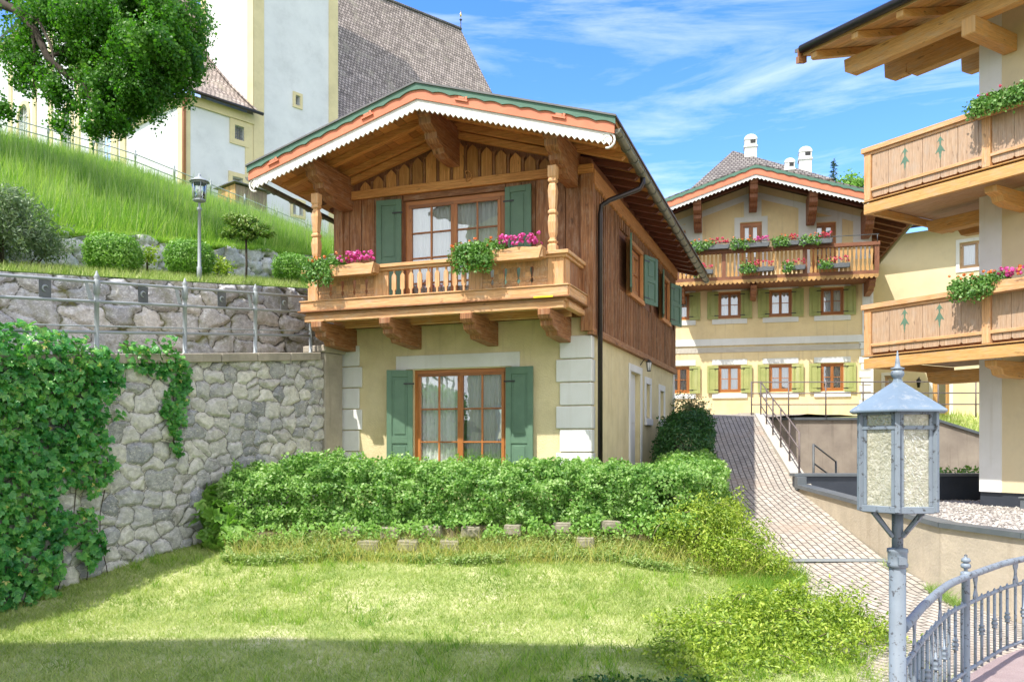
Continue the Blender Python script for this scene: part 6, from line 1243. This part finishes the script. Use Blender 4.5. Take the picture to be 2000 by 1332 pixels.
# far trees behind the roofs
def conifer(label, x, y, z0, h, r_):
    R = root('spruce', label, 'tree', x, y, 0, z0); k = MB(); k.tube([(0, 0, z0), (0, 0, z0+h)], [.16, .02], 6); k.build('trunk', 'bark', R)
    n_ = 5200; u = rng.random(n_)**.7; a = rng.random(n_)*6.283; z = z0+h*(1-u); lay = .6+.4*np.abs(np.sin(z*4.2)); rad = r_*u*lay*np.sqrt(rng.random(n_)); P = np.stack([rad*np.cos(a), rad*np.sin(a), z-rad*.25], 1); leaves('crown', P, P*[1, 1, 0]+[0, 0, .4], .26, 'conif', R, .3, .5, .4)
conifer('dark slender spruce tip rising behind the right slope of the ochre house roof', 23.0, 60, 3, 17.3, 2.6)
conifer('dark spruce tip just above the chalet gutter', 9.4, 58, 3, 15.2, 2.4)
plant('broadleaf_tree', 'bushy green treetop right of the spruce behind the ochre house', 'tree', [(24.4, 60, 18.1, 1.2, 1.2, 1.2), (25.5, 60.5, 17.3, 1.3, 1.3, 1.2), (23.8, 60, 16.8, 1.4, 1.4, 1.2), (24.8, 60, 14.5, 2.2, 2, 2)], 120, .25, 'box', None, 1, .7, .5, stemr=.3, zb=3)

# ---------------- lamp on the strip ----------------
def lamp_small():
    x, y = sp(3.94, -.7); R = root('street_lamp', 'slim grey post lamp with round lantern among the box bushes', 'street lamp', x, y, 0, 3.5)
    k = MB(); k.lathe([(.05, 0), (.05, .3), (.036, .32), (.03, 1.45), (.045, 1.46), (.045, 1.50), (.02, 1.54), (.03, 1.6), (.02, 1.62)], 0, 0, 3.48, 12); k.build('post', 'greymetal', R)
    k = MB(); k.lathe([(.02, 0), (.12, .03), (.13, .05), (.12, .06)], 0, 0, 5.09, 12)
    for i in range(6): a = i*1.047; k.tube([(.125*math.cos(a), .125*math.sin(a), 5.13), (.15*math.cos(a), .15*math.sin(a), 5.50)], .009, 5)
    k.lathe([(.15, 0), (.16, .02), (.15, .03)], 0, 0, 5.48, 12); L = k.build('lantern', 'greymetal', R)
    k = MB(); k.lathe([(.105, 0), (.135, .35)], 0, 0, 5.14, 12); q = k.build('lamp_glass', 'glass'); q.parent = L
    k = MB(); k.lathe([(.03, 0), (.045, .06), (.045, .2), (.02, .25)], 0, 0, 5.18, 8); q = k.build('bulb', 'bulb'); q.parent = L
    k = MB(); k.lathe([(.20, 0), (.20, .015), (.06, .10), (.03, .12), (.035, .14), (.01, .18)], 0, 0, 5.51, 12); k.build('roof', 'greymetal', R)
lamp_small(); LS = [o for o in bpy.data.objects if o.name.startswith('street_lamp')][0]; LS.location.z -= .2
# ---------------- big lantern in the foreground ----------------
lx, ly = 2.02, 4.4; R = root('street_lamp', 'large weathered blue-grey lantern on a round post in the foreground', 'street lamp', lx, ly, 0, -1.8)
k = MB(); k.lathe([(.085, 0), (.085, .12), (.042, .14), (.042, 1.165), (.040, 1.17)], 0, 0, -1.8, 24); k.build('post', 'bluegrey', R)
k = MB(); k.lathe([(.042, 0), (.051, .005), (.053, .02), (.048, .03), (.048, .075), (.053, .085), (.051, .10), (.028, .105)], 0, 0, -.652, 24)
k.box(-.02, .02, -.062, -.04, -.63, -.59, 'n'); k.build('collar', 'bluegrey', R)
k = MB(); k.lathe([(.028, 0), (.028, .20)], 0, 0, -.55, 16); k.build('neck', 'bluegrey', R)
th0 = math.atan2(-ly, -lx); Rb = .203
V6 = [(math.cos(th0+i*math.pi/3), math.sin(th0+i*math.pi/3)) for i in range(6)]
k = MB(); zt_, zb_ = .168, -.35
for i in range(6):
    a, b_ = V6[i], V6[(i+1) % 6]; k.beam((a[0]*Rb, a[1]*Rb, zb_), (a[0]*Rb*.995, a[1]*Rb*.995, zt_), .026, .026, (a[0], a[1], 0))
    for z, h in ((zb_+.012, .034), (zt_-.012, .024), (.078, .020)): k.beam((a[0]*Rb*.985, a[1]*Rb*.985, z), (b_[0]*Rb*.985, b_[1]*Rb*.985, z), .014, h)
    e = [((a[0]*(1-t)+b_[0]*t)*Rb*.975, (a[1]*(1-t)+b_[1]*t)*Rb*.975) for t in (.115, .885)]
    for q_ in e: k.beam((q_[0], q_[1], zb_+.03), (q_[0], q_[1], zt_-.02), .018, .010, (0, 0, 1) if False else (a[0]+b_[0], a[1]+b_[1], 0))
k.prism([(v[0]*Rb*.96, v[1]*Rb*.96) for v in V6], zb_-.008, zb_+.004, 'xy'); LN = k.build('lantern', 'bluegrey', R, .002)
for i in range(6):
    a, b_ = V6[i], V6[(i+1) % 6]; k = MB(); f = .955; p0, p1 = Vector((a[0]*Rb*f, a[1]*Rb*f, 0)), Vector((b_[0]*Rb*f, b_[1]*Rb*f, 0)); n_ = Vector((a[0]+b_[0], a[1]+b_[1], 0)).normalized()*.004
    for z0, z1 in ((zb_+.02, .072), (.084, zt_-.01)):
        o_ = p0.lerp(p1, .08), p0.lerp(p1, .92); k.face([o_[0]+Z_*z0, o_[1]+Z_*z0, o_[1]+Z_*z1, o_[0]+Z_*z1])
    q = k.build('pane', 'lampglass'); q.parent = LN
k = MB(); k.lathe([(.02, 0), (.02, .1), (.045, .13), (.045, .27), (.0, .3)], 0, 0, -.34, 10); q = k.build('bulb', 'bulb'); q.parent = LN
k = MB(); k.lathe([(.262, -.012), (.264, .0), (.0285, .150), (.022, .17)], 0, 0, .168, 6, False, th0); k.build('roof', 'bluegreyroof', R, .003)
k = MB(); k.lathe([(.022, 0), (.018, .02), (.030, .03), (.034, .045), (.030, .06), (.018, .064), (.034, .068), (.034, .074), (.014, .08), (.012, .10), (.002, .165)], 0, 0, .318, 14); k.build('finial', 'bluegrey', R)
for i in range(6):
    if i % 3 == 0: continue
    a = V6[i]; k = MB(); k.beam((a[0]*.028, a[1]*.028, -.49), (a[0]*.135, a[1]*.135, -.362), .016, .022, (-a[1], a[0], 0)) ; k.build('strut', 'bluegrey', R)

# ---------------- bridge deck and arched-looking railing ----------------
RP = [(2.08, 4.46), (2.46, 5.04), (2.81, 5.54), (3.07, 5.89), (3.34, 6.18), (3.68, 6.53), (4.05, 6.9), (4.35, 7.14), (5.2, 7.8), (6.3, 8.5), (7.4, 9.0)]
k = MB(); DP = [(1.9, 4.2)]+[(x+.0, y+.14) for x, y in RP]+[(12, 9.5), (12, -6), (-2.6, -6), (-1.4, 0), (.4, 2.4)]; k.prism(DP, -2.0, -1.80, 'xy', None); tagit(k.build('pavement', 'deck', None, .01), 'pinkish asphalt deck behind the blue-grey railing', kind='structure')
k = MB(); k.prism([(x, y-.05) for x, y in DP[1:12]]+[(x, y-.1) for x, y in DP[11:0:-1]], -2.6, -2.001, 'xy', None); tagit(k.build('deck_wall', 'pconcrete'), 'rendered wall under the edge of the asphalt deck', 'wall')
R = root('iron_railing', 'blue-grey tubular railing with thin balusters curving away behind the foreground lantern', 'railing', 0, 0, 0, -1.8)
L_ = [0]
for a, b_ in zip(RP, RP[1:]): L_.append(L_[-1]+math.hypot(b_[0]-a[0], b_[1]-a[1]))
def rpt(s_): return float(np.interp(s_, L_, [p[0] for p in RP])), float(np.interp(s_, L_, [p[1] for p in RP]))
def rline(z, r_, mat='bluegrey', name='rail'): k = MB(); S_ = np.linspace(.0, L_[-1], 40); k.tube([(*rpt(s_), z) for s_ in S_], r_, 12 if r_ > .02 else 8); k.build(name, mat, R)
rline(-.985, .026); rline(-1.187, .015); rline(-1.68, .014)
s_ = .06; i = 0; s887 = L_[4]
posts = [s887, s887+2.3, s887+4.3]
while s_ < L_[-1]-.1:
    x, y = rpt(s_)
    if min(abs(s_-p) for p in posts) > .07:
        k = MB(); pr = [(.0115, 0), (.0115, .22)]+([(.009, .235), (.020, .24), (.020, .252), (.012, .256), (.024, .27), (.024, .285), (.012, .30), (.020, .304), (.020, .315), (.0115, .32)] if i % 2 else [])+[(.0115, .53), (.011, .535), (.011, .545), (.003, .56)]
        k.lathe(pr, x, y, -1.715, 8); k.build('baluster', 'bluegrey', R)
    if i % 6 == 2:
        k = MB(); dx_, dy_ = rpt(s_+.1)[0]-x, rpt(s_+.1)[1]-y; q = math.hypot(dx_, dy_); k.basis((x, y, 0), (dx_/q, dy_/q, 0), (-dy_/q, dx_/q, 0)); k.prism([(-.045, -1.18), (.045, -1.18), (.045, -1.15), (.02, -1.11), (.02, -1.07), (.045, -1.03), (.045, -1.0), (-.045, -1.0), (-.045, -1.03), (-.02, -1.07), (-.02, -1.11), (-.045, -1.15)], -.006, .006, 'xz'); k.build('ornament_plate', 'bluegrey', R, .002)
    s_ += .165; i += 1
for p in posts:
    x, y = rpt(p); k = MB(); k.lathe([(.045, 0), (.045, .02), (.029, .03), (.029, .80), (.036, .81), (.036, .85), (.028, .855), (.012, .86), (.014, .875), (.033, .885), (.036, .90), (.028, .915), (.014, .92), (.03, .925), (.034, .94), (.024, .955), (.01, .96), (.012, .975), (.0, .985)], x, y, -1.8, 16); k.build('post', 'bluegrey', R)

# ---------------- house behind the camera whose roof shades the near lawn ----------------
r = root('gabled_house', 'cream house with a low gable whose roof shades the near lawn', 'house', -8.5, -2, 0, -3)
m = MB().basis((0, 4.8, 0), U, Y_); m.panel(-4.6, 3.0, -3, 8.6, [(-3.2, -2.1, 0, 1.6), (1.3, 2.4, 0, 1.6), (-3.2, -2.1, 4, 5.6), (1.3, 2.4, 4, 5.6)], .2); m.face([m.P(-4.6, 0, 8.6), m.P(3.0, 0, 8.6), m.P(0, 0, 9.4)])
m.basis((0, -6, 0), U, nF); m.panel(-4.6, 3.0, -3, 8.6); m.basis((3.0, 0, 0), Y_, nS); m.panel(-6, 4.8, -3, 8.6); m.basis((-4.6, 0, 0), Y_, nL); m.panel(-6, 4.8, -3, 8.6); m.build('wall', 'cream', r)
m = MB()
for s_ in (-1, 1): m.prism([(0, 9.75), (s_*5.2, 9.05), (s_*5.2, 8.9), (0, 9.6)], -7, 6.45, 'xz', 1)
m.build('roof', 'redbrown', r)
for a in (-3.2, 1.3):
    for c in (0, 4): window(r, (0, 4.8, 0), U, Y_, a, a+1.1, c, c+1.6, 'white', 2, 1, 2, .07, 1, .1)
